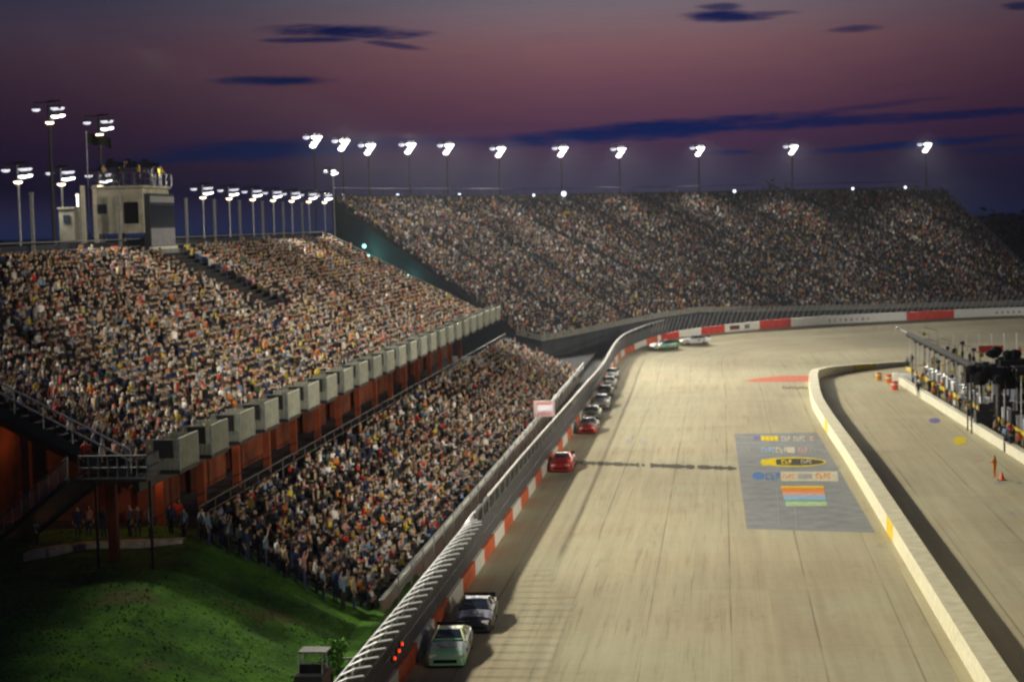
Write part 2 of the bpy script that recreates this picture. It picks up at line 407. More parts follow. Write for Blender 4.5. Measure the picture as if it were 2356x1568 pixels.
for i in range(len(OUT) - 1):
    a, b = OUT[i], OUT[i + 1]; na, nb = ON[i], ON[i + 1]
    pf = lambda h_: [(0.0, 0.0), (-.02, h_), (-.22, h_), (-.26, -.3)]
    A = [(a[0] + na[0] * q, a[1] + na[1] * q, a[2] + zz) for q, zz in pf(wh(i))]; B = [(b[0] + nb[0] * q, b[1] + nb[1] * q, b[2] + zz) for q, zz in pf(wh(i + 1))]
    m.add(A + B, [(0, 4, 5, 1), (1, 5, 6, 2), (2, 6, 7, 3)], red_at(i))
m.build('wall_face', wm, wt)
m = MB()       # logos and lettering painted on the far part of the wall
def wall_patch(mb, px0, px1, z0, z1, mi):
    idx = [i for i in range(len(OUT)) if OUT[i][0] > -9 and px0 <= project(OUT[i])[0] <= px1]
    for i in idx[:-1] if len(idx) > 1 else []:
        a, b = OUT[i], OUT[i + 1]; na, nb = ON[i], ON[i + 1]; q = .02
        mb.add([(a[0] + na[0] * q, a[1] + na[1] * q, a[2] + z0), (b[0] + nb[0] * q, b[1] + nb[1] * q, b[2] + z0), (b[0] + nb[0] * q, b[1] + nb[1] * q, b[2] + z1), (a[0] + na[0] * q, a[1] + na[1] * q, a[2] + z1)], [(0, 1, 2, 3)], mi)
wall_patch(m, 1672, 1703, .3, .95, 3); wall_patch(m, 1706, 1728, .3, .95, 4)
for k in range(14):
    if k % 5 != 4: 
        i = next(i for i in range(len(OUT)) if OUT[i][0] > -9 and project(OUT[i])[0] > 1900 + k * 7)
        a, na = OUT[i], ON[i]; m.box((a[0] + na[0] * .02, a[1] + na[1] * .02, a[2] + .6), (.34, .02, .34 + .1 * (k % 2)), 5)
for k in range(18):
    if k % 4 != 3:
        i = next(i for i in range(len(OUT)) if OUT[i][0] > -9 and project(OUT[i])[0] > 2285 + k * 5)
        a, na = OUT[i], ON[i]; m.box((a[0] + na[0] * .02, a[1] + na[1] * .02, a[2] + .6), (.28, .02, .3), 4)
m.build('wall_lettering', wm, wt)

# ---------------------------------------------------------------- catch fence
ft = thing('catch_fence', 'tall curved steel catch fence on top of the outer track wall', 'fence')
FP = [(-.2, .5), (-.2, 1.6), (-.2, 2.5), (-.2, 3.2), (-.12, 3.5), (0, 3.62), (.12, 3.68)]          # (inward offset, height)
FC = [(-.2, .5), (-.2, 1.6), (-.2, 2.7), (-.12, 3.35), (.25, 3.75), (.8, 4.0), (1.4, 4.1)]         # the section near the camera curls further in
def fpt(i, k, off=0.0, lift=0.0):
    j = int(i); r = i - j; P_ = OUT[j] * (1 - r) + OUT[min(j + 1, len(OUT) - 1)] * r; n = ON[j]
    t_ = min(1, max(0, (101 - P_[1]) / 6)); t_ = t_ * t_ * (3 - 2 * t_)
    low_ = .65 * min(1, max(0, (P_[1] - 125) / 90))
    q = FP[k][0] * (1 - t_) + FC[k][0] * t_ + off; zz = FP[k][1] * (1 - t_) + FC[k][1] * t_ - low_ * k / 6
    return (P_[0] + n[0] * q, P_[1] + n[1] * q, P_[2] + zz + (wh(j) - .88) + lift)
iy = lambda y: float(np.interp(y, OUT[:200, 1], np.arange(200)))
pidx = []; q_ = iy(56)
while q_ < len(OUT) - 22: pidx.append(q_); q_ += 1.4 if OUT[int(q_)][1] < 104 else 2.8
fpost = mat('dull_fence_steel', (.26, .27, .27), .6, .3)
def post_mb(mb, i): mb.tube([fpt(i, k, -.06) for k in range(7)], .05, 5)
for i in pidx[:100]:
    pm = MB(); post_mb(pm, i); pm.build('fence_post', steelw if OUT[int(i)][1] < 102 else fpost, ft)  # near posts take paler steel: their floodlit look is in the colour
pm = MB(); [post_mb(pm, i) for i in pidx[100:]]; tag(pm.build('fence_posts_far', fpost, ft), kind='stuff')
pm = MB()
for i in range(len(OUT)):
    if OUT[i][0] > -9 and i + 2 < len(OUT) - 20: pm.tube([fpt(i, 0, -.1), fpt(i + 1.2, 5, -.1)], .05, 4)
tag(pm.build('diagonal_stays', mat('stay_steel', (.42, .43, .42), .5, .2), ft), kind='stuff')
netm = alpha_mat('wire_netting', (.07, .073, .08), .07)
m = MB()
scr_m = MB()
for i in range(30, len(OUT) - 22):
    for k in range(len(FP) - 1):
        if k >= 3 and OUT[i][1] < 101: continue
        (scr_m if k < 2 and OUT[i][0] < -7 else m).add([fpt(i, k), fpt(i + 1, k), fpt(i + 1, k + 1), fpt(i, k + 1)], [(0, 1, 2, 3)])
m.build('netting', netm, ft)
scr_m.build('shade_casting_netting', mat('solid_netting_grey', (.085, .088, .095), .85, var=.3, scale=2.5), ft)  # lower netting closed solid so it casts a sharp strip of shade
for k in range(7):
    pts = [Vector(fpt(i, k)) for i in range(30, len(OUT) - 20, 2)]
    mm = MB(); mm.tube(pts, .015, 4); mm.build('fence_cable', dark, ft)
mm = MB(); mm.tube([Vector(fpt(i, 6, -.1)) for i in range(88, 262, 2)], .06, 5); mm.build('top_pipe', white, ft)

# ---------------------------------------------------------------- pit wall (curved, thick, yellow ends)
pw_pts = [(11.1, 40, 0), (11.0, 60, 0), (10.9, 77, 0), (10.85, 90, 0), (10.8, 105, 0), (10.75, 120, 0), (10.65, 148, 0), (10.45, 165, 0), (10.35, 180, 0), (10.4, 192, 0), (10.9, 206, 0)]
pw_pts += [tuple(atz(x, y)) for x, y in [(1863, 874), (1885, 864), (1917, 858), (1978, 850), (2060, 841), (2085, 839)]]
PW, PS = resample(catmull(pw_pts), 1.0); PN = nrm(PW)
pt = thing('pit_wall', 'thick pale concrete wall curving between the track and the pit lane', 'wall')
m = MB(); prof = [(0, 0), (.03, 1.1), (1.05, 1.15), (1.09, 0)]
for i in range(len(PW) - 1):
    a, b, na, nb = PW[i], PW[i + 1], PN[i], PN[i + 1]
    sh = 1.0; hs = 1.0 if PW[i][1] < 205 else max(.5, 1 - (PW[i][0] - 10.9) * .04)
    A = [(a[0] + na[0] * q * sh, a[1] + na[1] * q * sh, zz * hs) for q, zz in prof]; B = [(b[0] + nb[0] * q * sh, b[1] + nb[1] * q * sh, zz * hs) for q, zz in prof]
    y = PW[i][1]; ye = 1 if (111.5 < y < 115.5 or 167 < y < 171 or (228 < y and 17 < PW[i][0] < 20)) else 0
    m.add(A + B, [(0, 1, 5, 4), (2, 3, 7, 6)], ye); m.add(A + B, [(1, 2, 6, 5)], 2)
m.build('wall_body', [mat('cream_wall_paint', (.72, .68, .48), .7, var=.15), yellow, mat('wall_top_grazing_tone', (.58, .54, .36), .7, var=.15, scale=1.5)], pt)  # top toned duller than the faces: grazing light put into the colour

# ---------------------------------------------------------------- paint on the track
def quadz(x, y0, y1, x0, x1, z=.03): pass
pg = mat('grey_track_paint', (.25, .262, .262), 1.0, var=.16, scale=.7, spec=.04)
def ground_quad(mb, x0, x1, y0, y1, mi=0, z=.024, skew=0.0):
    mb.add([(x0, y0, z), (x1, y0, z), (x1 + skew, y1, z), (x0 + skew, y1, z)], [(0, 1, 2, 3)], mi)
mk_t = thing('painted_infield_panel', 'large grey painted rectangle with colourful sponsor marks on the track beside the pit wall', 'road marking')
mk_t['kind'] = 'structure'
c4 = [atz(1718, 1216, .016), atz(2014, 1224, .016), atz(1880, 994, .016), atz(1690, 997, .016)]
m = MB(); m.add([c4[0], c4[1], c4[2], c4[3]], [(0, 1, 2, 3)]); m.build('grey_panel', pg, mk_t)
pc = {k: mat('paint_' + k, v, 1.0, var=.2, scale=2, spec=.03) for k, v in dict(yellow=(.72, .56, .02), cream=(.55, .52, .38), blue=(.10, .20, .42), violet=(.2, .18, .36), orange=(.72, .24, .04), pink=(.6, .36, .3), green=(.22, .46, .22), teal=(.16, .34, .26), ltgreen=(.42, .56, .3), black=(.08, .075, .06), sky=(.28, .44, .6), red=(.56, .17, .12), grey=(.33, .33, .3), rubber=(.11, .10, .08)).items()}
pcn = list(pc)
mm = MB()
def pq(px0, py0, px1, py1, c, z=.028):
    A, B, C_, D = atz(px0, py1, z), atz(px1, py1, z), atz(px1, py0, z), atz(px0, py0, z)
    sh = (py1 - py0) * -.16
    A = atz(px0 - sh * .5, py1, z); B = atz(px1 - sh * .5, py1, z); mm.add([A, B, C_, D], [(0, 1, 2, 3)], pcn.index(c))
def letters(px0, px1, py0, py1, c, n, z=.028, solid=False):
    w = (px1 - px0) / n
    for k in range(n):
        a = px0 + k * w
        if solid: pq(a + w * .06, py0, a + w * .94, py1, c, z); continue
        st_ = k % 3
        pq(a + w * .08, py0, a + w * .3, py1, c, z)
        if st_ != 1: pq(a + w * .3, py0, a + w * .85, py0 + (py1 - py0) * .3, c, z)
        if st_ != 0: pq(a + w * .3, py0 + (py1 - py0) * .4, a + w * .85, py0 + (py1 - py0) * .62, c, z)
        if st_ != 2: pq(a + w * .3, py0 + (py1 - py0) * .78, a + w * .85, py1, c, z)
letters(1703, 1724, 1003, 1010, 'grey', 3); pq(1733, 1002, 1748, 1011, 'violet'); letters(1750, 1790, 1002, 1013, 'yellow', 4, solid=True); letters(1797, 1818, 1003, 1014, 'cream', 3); letters(1825, 1852, 1003, 1014, 'cream', 4); letters(1862, 1874, 1003, 1013, 'pink', 1)
letters(1703, 1727, 1030, 1038, 'grey', 3); letters(1750, 1784, 1028, 1040, 'sky', 4); letters(1784, 1812, 1028, 1041, 'cream', 3); pq(1810, 1028, 1828, 1041, 'cream'); letters(1836, 1858, 1029, 1040, 'pink', 3); letters(1862, 1880, 1029, 1040, 'grey', 2)
# oval emblem: yellow rim, black field, yellow badge
def ell(px, py, rx, ry, c, z):
    pts = [atz(px + rx * math.cos(a), py + ry * math.sin(a), z) for a in [2 * math.pi * k / 28 for k in range(28)]]
    mm.add(pts[::-1], [tuple(range(28))], pcn.index(c))
ell(1825, 1062, 76, 11, 'yellow', .026); ell(1830, 1062, 66, 8, 'black', .030); pq(1752, 1056, 1785, 1070, 'yellow', .034); letters(1797, 1822, 1057, 1067, 'yellow', 3, .034); letters(1842, 1868, 1057, 1065, 'cream', 4, .034)
ell(1745, 1094, 14, 9, 'blue', .026); letters(1760, 1796, 1087, 1103, 'blue', 3, .028); pq(1796, 1084, 1927, 1106, 'cream', .026); letters(1800, 1829, 1090, 1100, 'orange', 4, .031); pq(1836, 1089, 1868, 1101, 'grey', .031); letters(1876, 1912, 1088, 1100, 'orange', 4, .031)
for k, (c, a, b) in enumerate([('yellow', 1117, 1121), ('orange', 1121, 1131), ('pink', 1131, 1139), ('sky', 1139, 1149), ('teal', 1149, 1153), ('ltgreen', 1153, 1163)]):
    pq(1796 + k * 2.2, a, 1895 + k * 1.4, b, c, .028)
for x0, x1, y0, y1 in ((1786, 1788, 1120, 1214), (1827, 1830, 1166, 1215)): pq(x0, y0, x1, y1, 'grey', .026)
mm.build('sponsor_marks', [pc[k] for k in pcn], mk_t)
# red merging arrow and writing near the pit wall nose
t2 = thing('red_track_marking', 'faded red painted strip with writing on the track before the pit wall nose', 'road marking'); t2['kind'] = 'structure'
mm = MB(); z = .03
pts = [(1712, 875), (1735, 878), (1880, 877), (1868, 864), (1800, 864), (1750, 869)]
mm.add([atz(x, y, z) for x, y in pts][::1], [tuple(range(6))], pcn.index('red')); 
mm2 = mm; mm = MB(); letters(1800, 1868, 889, 894, 'rubber', 9, .03); mm.v and mm2.add(mm.v, mm.f, pcn.index('rubber')); mm2.build('red_strip', [pc[k] for k in pcn], t2)
# start / finish line: patchy dark line across the track
t3 = thing('finish_line', 'dark patchy finish line across the pale track', 'road marking'); t3['kind'] = 'structure'
mm = MB()
for k in range(60):
    a = 1310 + k * 6.4
    if a > 1690: break
    yy = 1062 + (a - 1290) * .037; w = random.uniform(2.2, 5.2)
    if random.random() < .9: pq(a, yy - w, a + 6.6, yy + w, 'rubber', .026)
for px, py in ((1447, 1015), (1483, 1018)): ell(px, py, 7, 5, 'grey', .026); 
mm.build('dark_line', [pc[k] for k in pcn], t3)
# marks on pit lane
t4 = thing('pit_lane_markings', 'painted pit stall marks, yellow blot and worn patches on the pit lane', 'road marking'); t4['kind'] = 'structure'
mm = MB(); ell(2208, 1013, 15, 9, 'yellow', .01); ell(2150, 967, 13, 6, 'violet', .01); letters(2243, 2262, 1052, 1062, 'pink', 3, .01)
for (a, b) in ((2300, 1110), (2150, 905), (2330, 1180), (2210, 935), (2270, 990), (2120, 900), (2345, 1110), (2085, 888)):
    ell(a, b, random.uniform(6, 14), random.uniform(2, 4), 'grey', .009)
mm.build('painted_marks', [pc[k] for k in pcn], t4)
# lane seam of the pit road

# ---------------------------------------------------------------- spectators: simple seated and standing bodies for the mass
def ptemplate(kind, full=True):
    V, Fq, Cc = [], [], []
    def bx(lo, hi, c, tx=1.0, ty=1.0, sh=0.0):
        o = len(V); (x0, y0, z0), (x1, y1, z1) = lo, hi; mx, my = (x0 + x1) / 2, (y0 + y1) / 2
        for z, kx, ky, s in ((z0, 1, 1, 0), (z1, tx, ty, sh)):
            for x, y in ((x0, y0), (x1, y0), (x1, y1), (x0, y1)): V.append((mx + (x - mx) * kx + s, my + (y - my) * ky, z))
        for f in ((4, 5, 6, 7), (0, 1, 5, 4), (1, 2, 6, 5), (2, 3, 7, 6), (3, 0, 4, 7)): Fq.append(tuple(q + o for q in f))
        Cc.extend([c] * 8)
    if kind == 'sit':
        bx((-.14, -.15, .42), (.10, .15, .98), 1, .9, 1.35); bx((-.07, -.16, .98), (.05, .16, 1.05), 1, .8, .5)
        bx((-.08, -.075, 1.04), (.12, .075, 1.22), 0, 1.1, 1.15); bx((-.11, -.095, 1.17), (.10, .095, 1.31), 3, .6, .6)
        bx((.02, -.18, .40), (.50, .18, .57), 2, .95, .85)
        if full:
            for s in (-1, 1):
                bx((-.08, s * .24 - .05, .72), (.06, s * .24 + .05, 1.0), 1, 1, .8); bx((.02, s * .2 - .045, .62), (.34, s * .2 + .045, .72), 1)
                bx((.42, s * .11 - .06, .02), (.54, s * .11 + .06, .45), 2)
    else:
        bx((-.12, -.15, .86), (.10, .15, 1.40), 1, .9, 1.4); bx((-.07, -.16, 1.40), (.05, .16, 1.47), 1, .8, .5)
        bx((-.08, -.075, 1.46), (.12, .075, 1.64), 0, 1.1, 1.15); bx((-.11, -.095, 1.59), (.10, .095, 1.74), 3, .6, .6)
        for s in (-1, 1):
            bx((-.08, s * .09 - .08, .02), (.09, s * .09 + .08, .88), 2, 1.3, 1.1)
            if full: bx((-.06, s * .26 - .05, .8), (.07, s * .26 + .05, 1.38), 1 if s > 0 else 0, 1, 1, -.02)
    return np.array(V, np.float32), np.array(Fq, np.int32), np.array(Cc)
SHIRTS = [((.78, .77, .73), 15, 'white'), ((.26, .28, .31), 11, 'grey'), ((.012, .012, .016), 34, 'black'), ((.015, .03, .09), 18, 'navy blue'), ((.45, .04, .025), 5, 'red'),
          ((.62, .20, .03), 4, 'orange'), ((.62, .50, .05), 4, 'yellow'), ((.42, .32, .20), 7, 'tan'), ((.04, .10, .06), 4, 'green'), ((.20, .30, .44), 5, 'light blue'), ((.10, .07, .055), 8, 'brown'), ((.50, .26, .22), 3, 'pink')]
SW = np.array([s[1] for s in SHIRTS], float); SW /= SW.sum()
SEATS = []           # (x, y, z, yaw, deck, standing)
def bleacher(name, label, Fp, Bp, rows, deck, occ, aisle, gaps=(), M=120, slabmat=concd, stand_p=.06, x_gap=None):
    t = thing(name, label, 'grandstand')
    Fs, _ = resample(np.array(Fp, float), 1e9) if False else (None, None)
    def samp(P):
        P = np.array(P, float); u = np.linspace(0, len(P) - 1, M); return np.stack([np.interp(u, np.arange(len(P)), P[:, k]) for k in range(3)], 1)
    Fq, Bq = samp(Fp), samp(Bp); m = MB()
    def P(i, s, z=None, dz=0):
        q = Fq[i] + (Bq[i] - Fq[i]) * s; return (q[0], q[1], (q[2] if z is None else z) + dz)
    st = max(1, M // 60)
    idx = list(range(0, M, st)); idx = idx if idx[-1] == M - 1 else idx + [M - 1]
    for k in range(rows):
        s0, s1 = k / rows, (k + 1) / rows
        for a, b in zip(idx[:-1], idx[1:]):
            za, zb = P(a, s0)[2], P(b, s0)[2]; za2, zb2 = P(a, s1)[2], P(b, s1)[2]
            m.add([P(a, s0, za), P(b, s0, zb), P(b, s1, zb), P(a, s1, za), P(b, s1, zb2), P(a, s1, za2)], [(0, 1, 2, 3), (3, 2, 4, 5)], 0)
            sb0, sb1 = s0 + .55 * (s1 - s0), s0 + .93 * (s1 - s0)
            m.add([P(a, sb0, za, .33), P(b, sb0, zb, .33), P(b, sb1, zb, .33), P(a, sb1, za, .33), P(a, sb0, za, .27), P(b, sb0, zb, .27)], [(0, 1, 2, 3), (4, 5, 1, 0)], 1)
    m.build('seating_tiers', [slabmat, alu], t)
    m = MB()
    for a, b in zip(idx[:-1], idx[1:]):
        m.add([P(a, 0, None, -.5), P(b, 0, None, -.5), P(b, 1, None, -.7), P(a, 1, None, -.7)], [(0, 3, 2, 1)], 0)
    for a in (0, M - 1): m.add([P(a, 0, None, -.5), P(a, 1, None, -.7), P(a, 1, None, 0), P(a, 0, None, 0)], [(0, 1, 2, 3)], 0)
    m.build('underside', slate, t)
    # seats
    for k in range(rows):
        s = (k + .62) / rows; pts = [P(i, s, P(i, k / rows)[2]) for i in range(M)]
        seg = [0]
        for i in range(M - 1): seg.append(seg[-1] + math.dist(pts[i][:2], pts[i + 1][:2]))
        seg = np.array(seg); A = np.array(pts); L = seg[-1]; d = .3
        while d < L - .3:
            u = d / L; fr = (d + 3) % aisle
            d += .42 + rng.random() * .06
            if fr < 1.3: continue
            if any(g0 < u < g1 and s > gs for g0, g1, gs in gaps): continue
            if rng.random() > (occ if deck != 'lower' or s < .6 else occ * .62): continue
            if deck == 'far' and rng.random() < .10 + .25 * max(0, math.sin(d * .11 + k * .35) * math.sin(k * .21)): continue
            x, y, z = [np.interp(d, seg, A[:, c]) for c in range(3)]; i = int(np.clip(np.interp(d, seg, np.arange(M)), 0, M - 1))
            dr = Fq[i] - Bq[i]; yaw = math.atan2(dr[1], dr[0]) + rng.normal() * .35
            SEATS.append((x + rng.normal() * .09, y + rng.normal() * .09, z, yaw, deck, rng.random() < stand_p))
    return t, P
UF, UB = [(-26.7, 81.4, 8.9), (-26.5, 150, 8.9), (-26.1, 211, 8.9)], [(-44.6, 81.4, 18.2), (-44.6, 150, 18.2), (-44.2, 211, 18.2)]
upper, UP = bleacher('upper_grandstand', 'packed upper deck grandstand on rust coloured columns at the left', UF, UB, 31, 'upper', .86, 15.0, [((141.5 - 81.4) / 129.6, (150.5 - 81.4) / 129.6, .45)])
LF, LB = [(-16.9, 88, 1.0), (-16.6, 160, 1.0), (-16.4, 226, 1.0)], [(-25.3, 88, 5.2), (-25.3, 160, 5.2), (-25.3, 226, 5.0)]
lower, LP = bleacher('lower_grandstand', 'lower deck grandstand between the upper deck and the catch fence', LF, LB, 15, 'lower', .8, 18.0)
FF = [(-28, 262, 3.9), (-24.3, 262.5, 2.9), (-19, 272, 3.3), (-13.5, 284, 3.8), (-8, 291, 4.4), (-2, 298, 4.8), (9, 303, 4.4), (30, 314, 3.9), (60, 324, 3.6)]
FB = [(-56.5, 272, 24), (-50, 290, 24), (-42, 303, 24), (-34, 318, 24), (-25, 325, 24), (-14, 335, 24), (0, 343, 24), (16, 352, 24), (44.7, 358, 24)]
far, FPf = bleacher('far_grandstand', 'huge curved grandstand full of spectators behind the far turn', FF, FB, 56, 'far', .84, 16.0, M=160, stand_p=.04)

# lower stand side wall, front wall, handrail, steps
m = MB(); m.add([(-16.9, 87.9, -.2), (-25.3, 87.9, 1.5), (-25.3, 87.9, 5.2), (-16.9, 87.9, 1.0)], [(0, 1, 2, 3)]); m.build('side_panel', slate, lower)
m = MB(); m.box((-16.45, 157, .75), (.14, 138, 1.5)); m.box((-16.45, 157, 1.53), (.26, 138, .09)); m.build('front_wall', fencepan, lower)
m = MB(); m.tube([(-15.9, 90, 2.35), (-15.8, 226, 2.35)], .045, 5); m.tube([(-15.9, 90, 1.9), (-15.8, 226, 1.9)], .03, 5)
for k in range(35): m.tube([(-15.9, 90 + k * 4, 0), (-15.9, 90 + k * 4, 2.35)], .035, 4)
m.build('handrail', mat('rail_grey', (.22, .23, .23), .5, .3), lower)
m = MB(); m.tube([(-25.5, 88, 6.3), (-25.5, 226, 6.2)], .04, 5); m.tube([(-25.5, 88, 5.8), (-25.5, 226, 5.7)], .03, 5)
for k in range(47): m.tube([(-25.5, 88 + k * 3, 5), (-25.5, 88 + k * 3, 6.3)], .035, 4)
m.build('rear_rail', mat('rail_dark', (.1, .1, .1), .5, .3), lower)
m = MB(); m.box((-25.6, 157, 4.7), (.12, 138, .9)); m.build('rear_wall', slate, lower)
# upper stand: columns, cross braces, fascia, concourse walls
for j, x in enumerate((-28.4, -35.5, -43)):
    for k in range(17):
        y = 83.5 + k * 7.6; zt = 8.2 + (-26.5 - x) * .51
        m = MB(); m.box((x, y, (zt + 4.1) / 2), (.42, .42, zt - 4.1)); m.box((x, y, 4.3), (.7, .7, .3)); m.build('column', rust, upper)
m = MB()
for x in (-28.4, -35.5, -43): m.box((x, 147.5, 8.0 + (-26.5 - x) * .51), (.3, 127, .45))
for k in range(17): m.tube([(-27.5, 83.5 + k * 7.6, 8.0), (-44, 83.5 + k * 7.6, 16.4)], .2, 4)
m.build('beams', rust, upper)
m = MB(); m.box((-26.45, 146.1, 8.45), (.3, 129.9, .75)); m.build('fascia', dark, upper)
m = MB()
for k in range(12):
    y = 95 + k * 10; m.box((-30.5, y + 2.6, 5.9), (.4, 6.4, 3.5)); m.box((-33.2, y, 6.3), (5.2, .3, 4.3))
m.box((-38, 152, 7.0), (.3, 118, 5.8))
m.build('concourse_walls', mat('dark_brick', (.13, .03, .01), .9, var=.6, scale=.5), upper)
q_ = random.Random(4)
for k in range(26):
    m = MB(); m.box((q_.uniform(-38, -31), q_.uniform(91, 205), q_.uniform(5, 7.6)), (.5, q_.uniform(.3, 1.4), q_.uniform(.5, 2.2))); m.build('rust_panel', rust, upper)
for k in range(34):
    m = MB(); m.box((q_.uniform(-46, -29.5), q_.uniform(91, 104), q_.uniform(5, 8.8)), (q_.uniform(.3, 1.2), .4, q_.uniform(.5, 1.8))); m.build('rust_panel', rust, upper)
m = MB(); m.tube([(-44.9, 84, 19.5), (-44.9, 211, 19.5)], .05, 5); m.tube([(-44.9, 84, 18.9), (-44.9, 211, 18.9)], .04, 5); m.box((-45, 147.5, 17.9), (.15, 127, 1.3)); m.build('back_rail', steel, upper)
for yy, hzs in ((210.95, (1.1,)), (81.3, (.6, 1.1))):
    e0, e1 = Vector((-26.7, yy, 8.9)), Vector((-44.4, yy, 18.2)); m = MB()
    for hz in hzs: m.tube([e0 + Vector((0, 0, hz)), e1 + Vector((0, 0, hz))], .05, 5)
    for k in range(14): q = e0.lerp(e1, k / 13); m.tube([q, q + Vector((0, 0, 1.1))], .035, 4)
    m.build('end_rail', steel, upper)
for k in range(14):
    y = 121 - 27.9 + 9.3 * k
    if y > 209: break
    m = MB(); m.box((-46, y, 19.2), (.2, .2, 7.2)); m.box((-46, y, 22.85), (.26, .26, .12)); m.build('wind_post', mat('post_grey', (.3, .31, .3), .5), upper)
m = MB(); m.box((-46.4, 147.5, 18.2), (.1, 127, 2.2)); m.build('back_screen', slate, upper)

# balcony boxes along the front of the upper deck
balc = thing('front_balcony', 'placeholder', 'balcony', (-26.4, 84.2, 8.9), group='projecting balconies along the front edge of the upper deck')
def slat_panel(mb, a, b, h, n):
    a, b = Vector(a), Vector(b); d = b - a
    for k in range(n):
        c = a + d * ((k + .5) / n); mb.box(c + Vector((0, 0, h / 2)), (d.length / n * .8, .05, h), 0, math.atan2(d.y, d.x))
m = MB(); m.box((.75, 0, -.12), (1.7, 3.1, .2)); m.build('floor', dark, balc)
m = MB(); slat_panel(m, (1.6, -1.5, 0), (1.6, 1.5, 0), 1.4, 14); m.box((1.6, 0, 1.43), (.1, 3.1, .08)); m.build('front_panel', fencepan, balc)
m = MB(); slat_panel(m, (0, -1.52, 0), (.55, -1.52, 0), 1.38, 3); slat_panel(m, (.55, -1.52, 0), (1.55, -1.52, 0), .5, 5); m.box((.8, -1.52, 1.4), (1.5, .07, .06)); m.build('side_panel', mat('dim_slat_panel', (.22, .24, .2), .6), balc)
m = MB(); m.box((.85, -1.56, .95), (.95, .03, .85)); m.build('side_opening', dark, balc)
m = MB(); slat_panel(m, (0, 1.52, 0), (1.55, 1.52, 0), 1.4, 8); m.build('side_panel', fencepan, balc)
for x, y in ((1.6, -1.52), (1.6, 1.52)): m = MB(); m.box((x, y, .7), (.09, .09, 1.5)); m.build('corner_post', steel, balc)
kids(balc)
NB = 24
lab = lambda i: 'pale slatted balcony on the upper deck front, %s from the near end' % ordn(i)
balc['label'] = lab(0)
for i in range(1, NB): dup(balc, (-26.4 + i * .02, 84.2 + i * 5.45, 8.9), 0, lab(i))
m = MB()
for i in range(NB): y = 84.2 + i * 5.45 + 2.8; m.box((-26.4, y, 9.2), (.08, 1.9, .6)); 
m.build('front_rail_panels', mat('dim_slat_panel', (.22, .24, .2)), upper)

# stairway from the upper deck to the concourse
st_ = thing('steel_stairway', 'grey steel stairway descending from the upper deck corner to the concourse', 'stairway')
a, b = Vector((-28.8, 81.2, 8.75)), Vector((-35.4, 88.6, 4.6)); d = b - a; side = Vector((-d.y, d.x, 0)).normalized() * .9
m = MB(); m.box((-27.4, 81.4, 8.72), (3.4, 2.0, .14)); m.build('landing', dark, st_)
m = MB(); [m.box(a + d * ((k + .5) / 26), (.32, 1.7, .05), 0, math.atan2(d.y, d.x)) for k in range(26)]; m.build('steps', dark, st_)
for s in (-1, 1):
    m = MB(); m.tube([a + side * s, b + side * s], .16, 4); m.build('stringer', mat('dim_steel', (.12, .125, .13), .6, .3), st_)
    m = MB(); m.tube([a + side * s + Vector((0, 0, 1.05)), b + side * s + Vector((0, 0, 1.05))], .045, 5)
    for k in range(9): q = a + d * (k / 8) + side * s; m.tube([q, q + Vector((0, 0, 1.05))], .03, 4)
    for k in range(60): q = a + d * (k / 60) + side * s; m.tube([q, q + Vector((0, 0, .95))], .012, 3)
    m.build('handrail', steel, st_)
m = MB()
for x, y in ((-28.6, 81.8), (-26.0, 81.8)): m.box((x, y, 6), (.12, .12, 5.4))
m.build('legs', dark, st_)
m = MB()
for p0, p1 in (((-28.9, 80.5), (-25.7, 80.5)), ((-25.7, 80.5), (-25.7, 82.3))):
    for hz in (.5, 1.05): m.tube([(*p0, 8.8 + hz), (*p1, 8.8 + hz)], .04, 4)
    for k in range(8): m.tube([(p0[0] + (p1[0] - p0[0]) * k / 7, p0[1] + (p1[1] - p0[1]) * k / 7, 8.8), (p0[0] + (p1[0] - p0[0]) * k / 7, p0[1] + (p1[1] - p0[1]) * k / 7, 9.85)], .03, 4)
m.build('landing_rail', mat('dim_steel', (.12, .125, .13), .6, .3), st_)
# curved concrete kerb on the grass edge
kp = catmull([tuple(atz(x, y, 4.8)) for x, y in ((60, 1275), (110, 1264), (180, 1255), (260, 1250), (330, 1247), (400, 1245), (425, 1243))], 5)
m = MB()
for a, b in zip(kp[:-1], kp[1:]):
    a, b = Vector(a), Vector(b); m.add([a + Vector((0, -.35, -.4)), b + Vector((0, -.35, -.4)), b + Vector((0, -.35, .12)), a + Vector((0, -.35, .12)), b + Vector((0, .35, .12)), a + Vector((0, .35, .12))], [(0, 1, 2, 3), (3, 2, 4, 5)])
struct(m.build('concrete_kerb', mat('kerb_concrete', (.62, .58, .46), .8, var=.3), None))
m = MB(); m.add([(-60, 91.5, 4.57), (-26.1, 91.5, 4.57), (-26.1, 98.1, 4.57), (-60, 98.1, 4.57)], [(0, 1, 2, 3)]); struct(m.build('concourse_apron', concd))

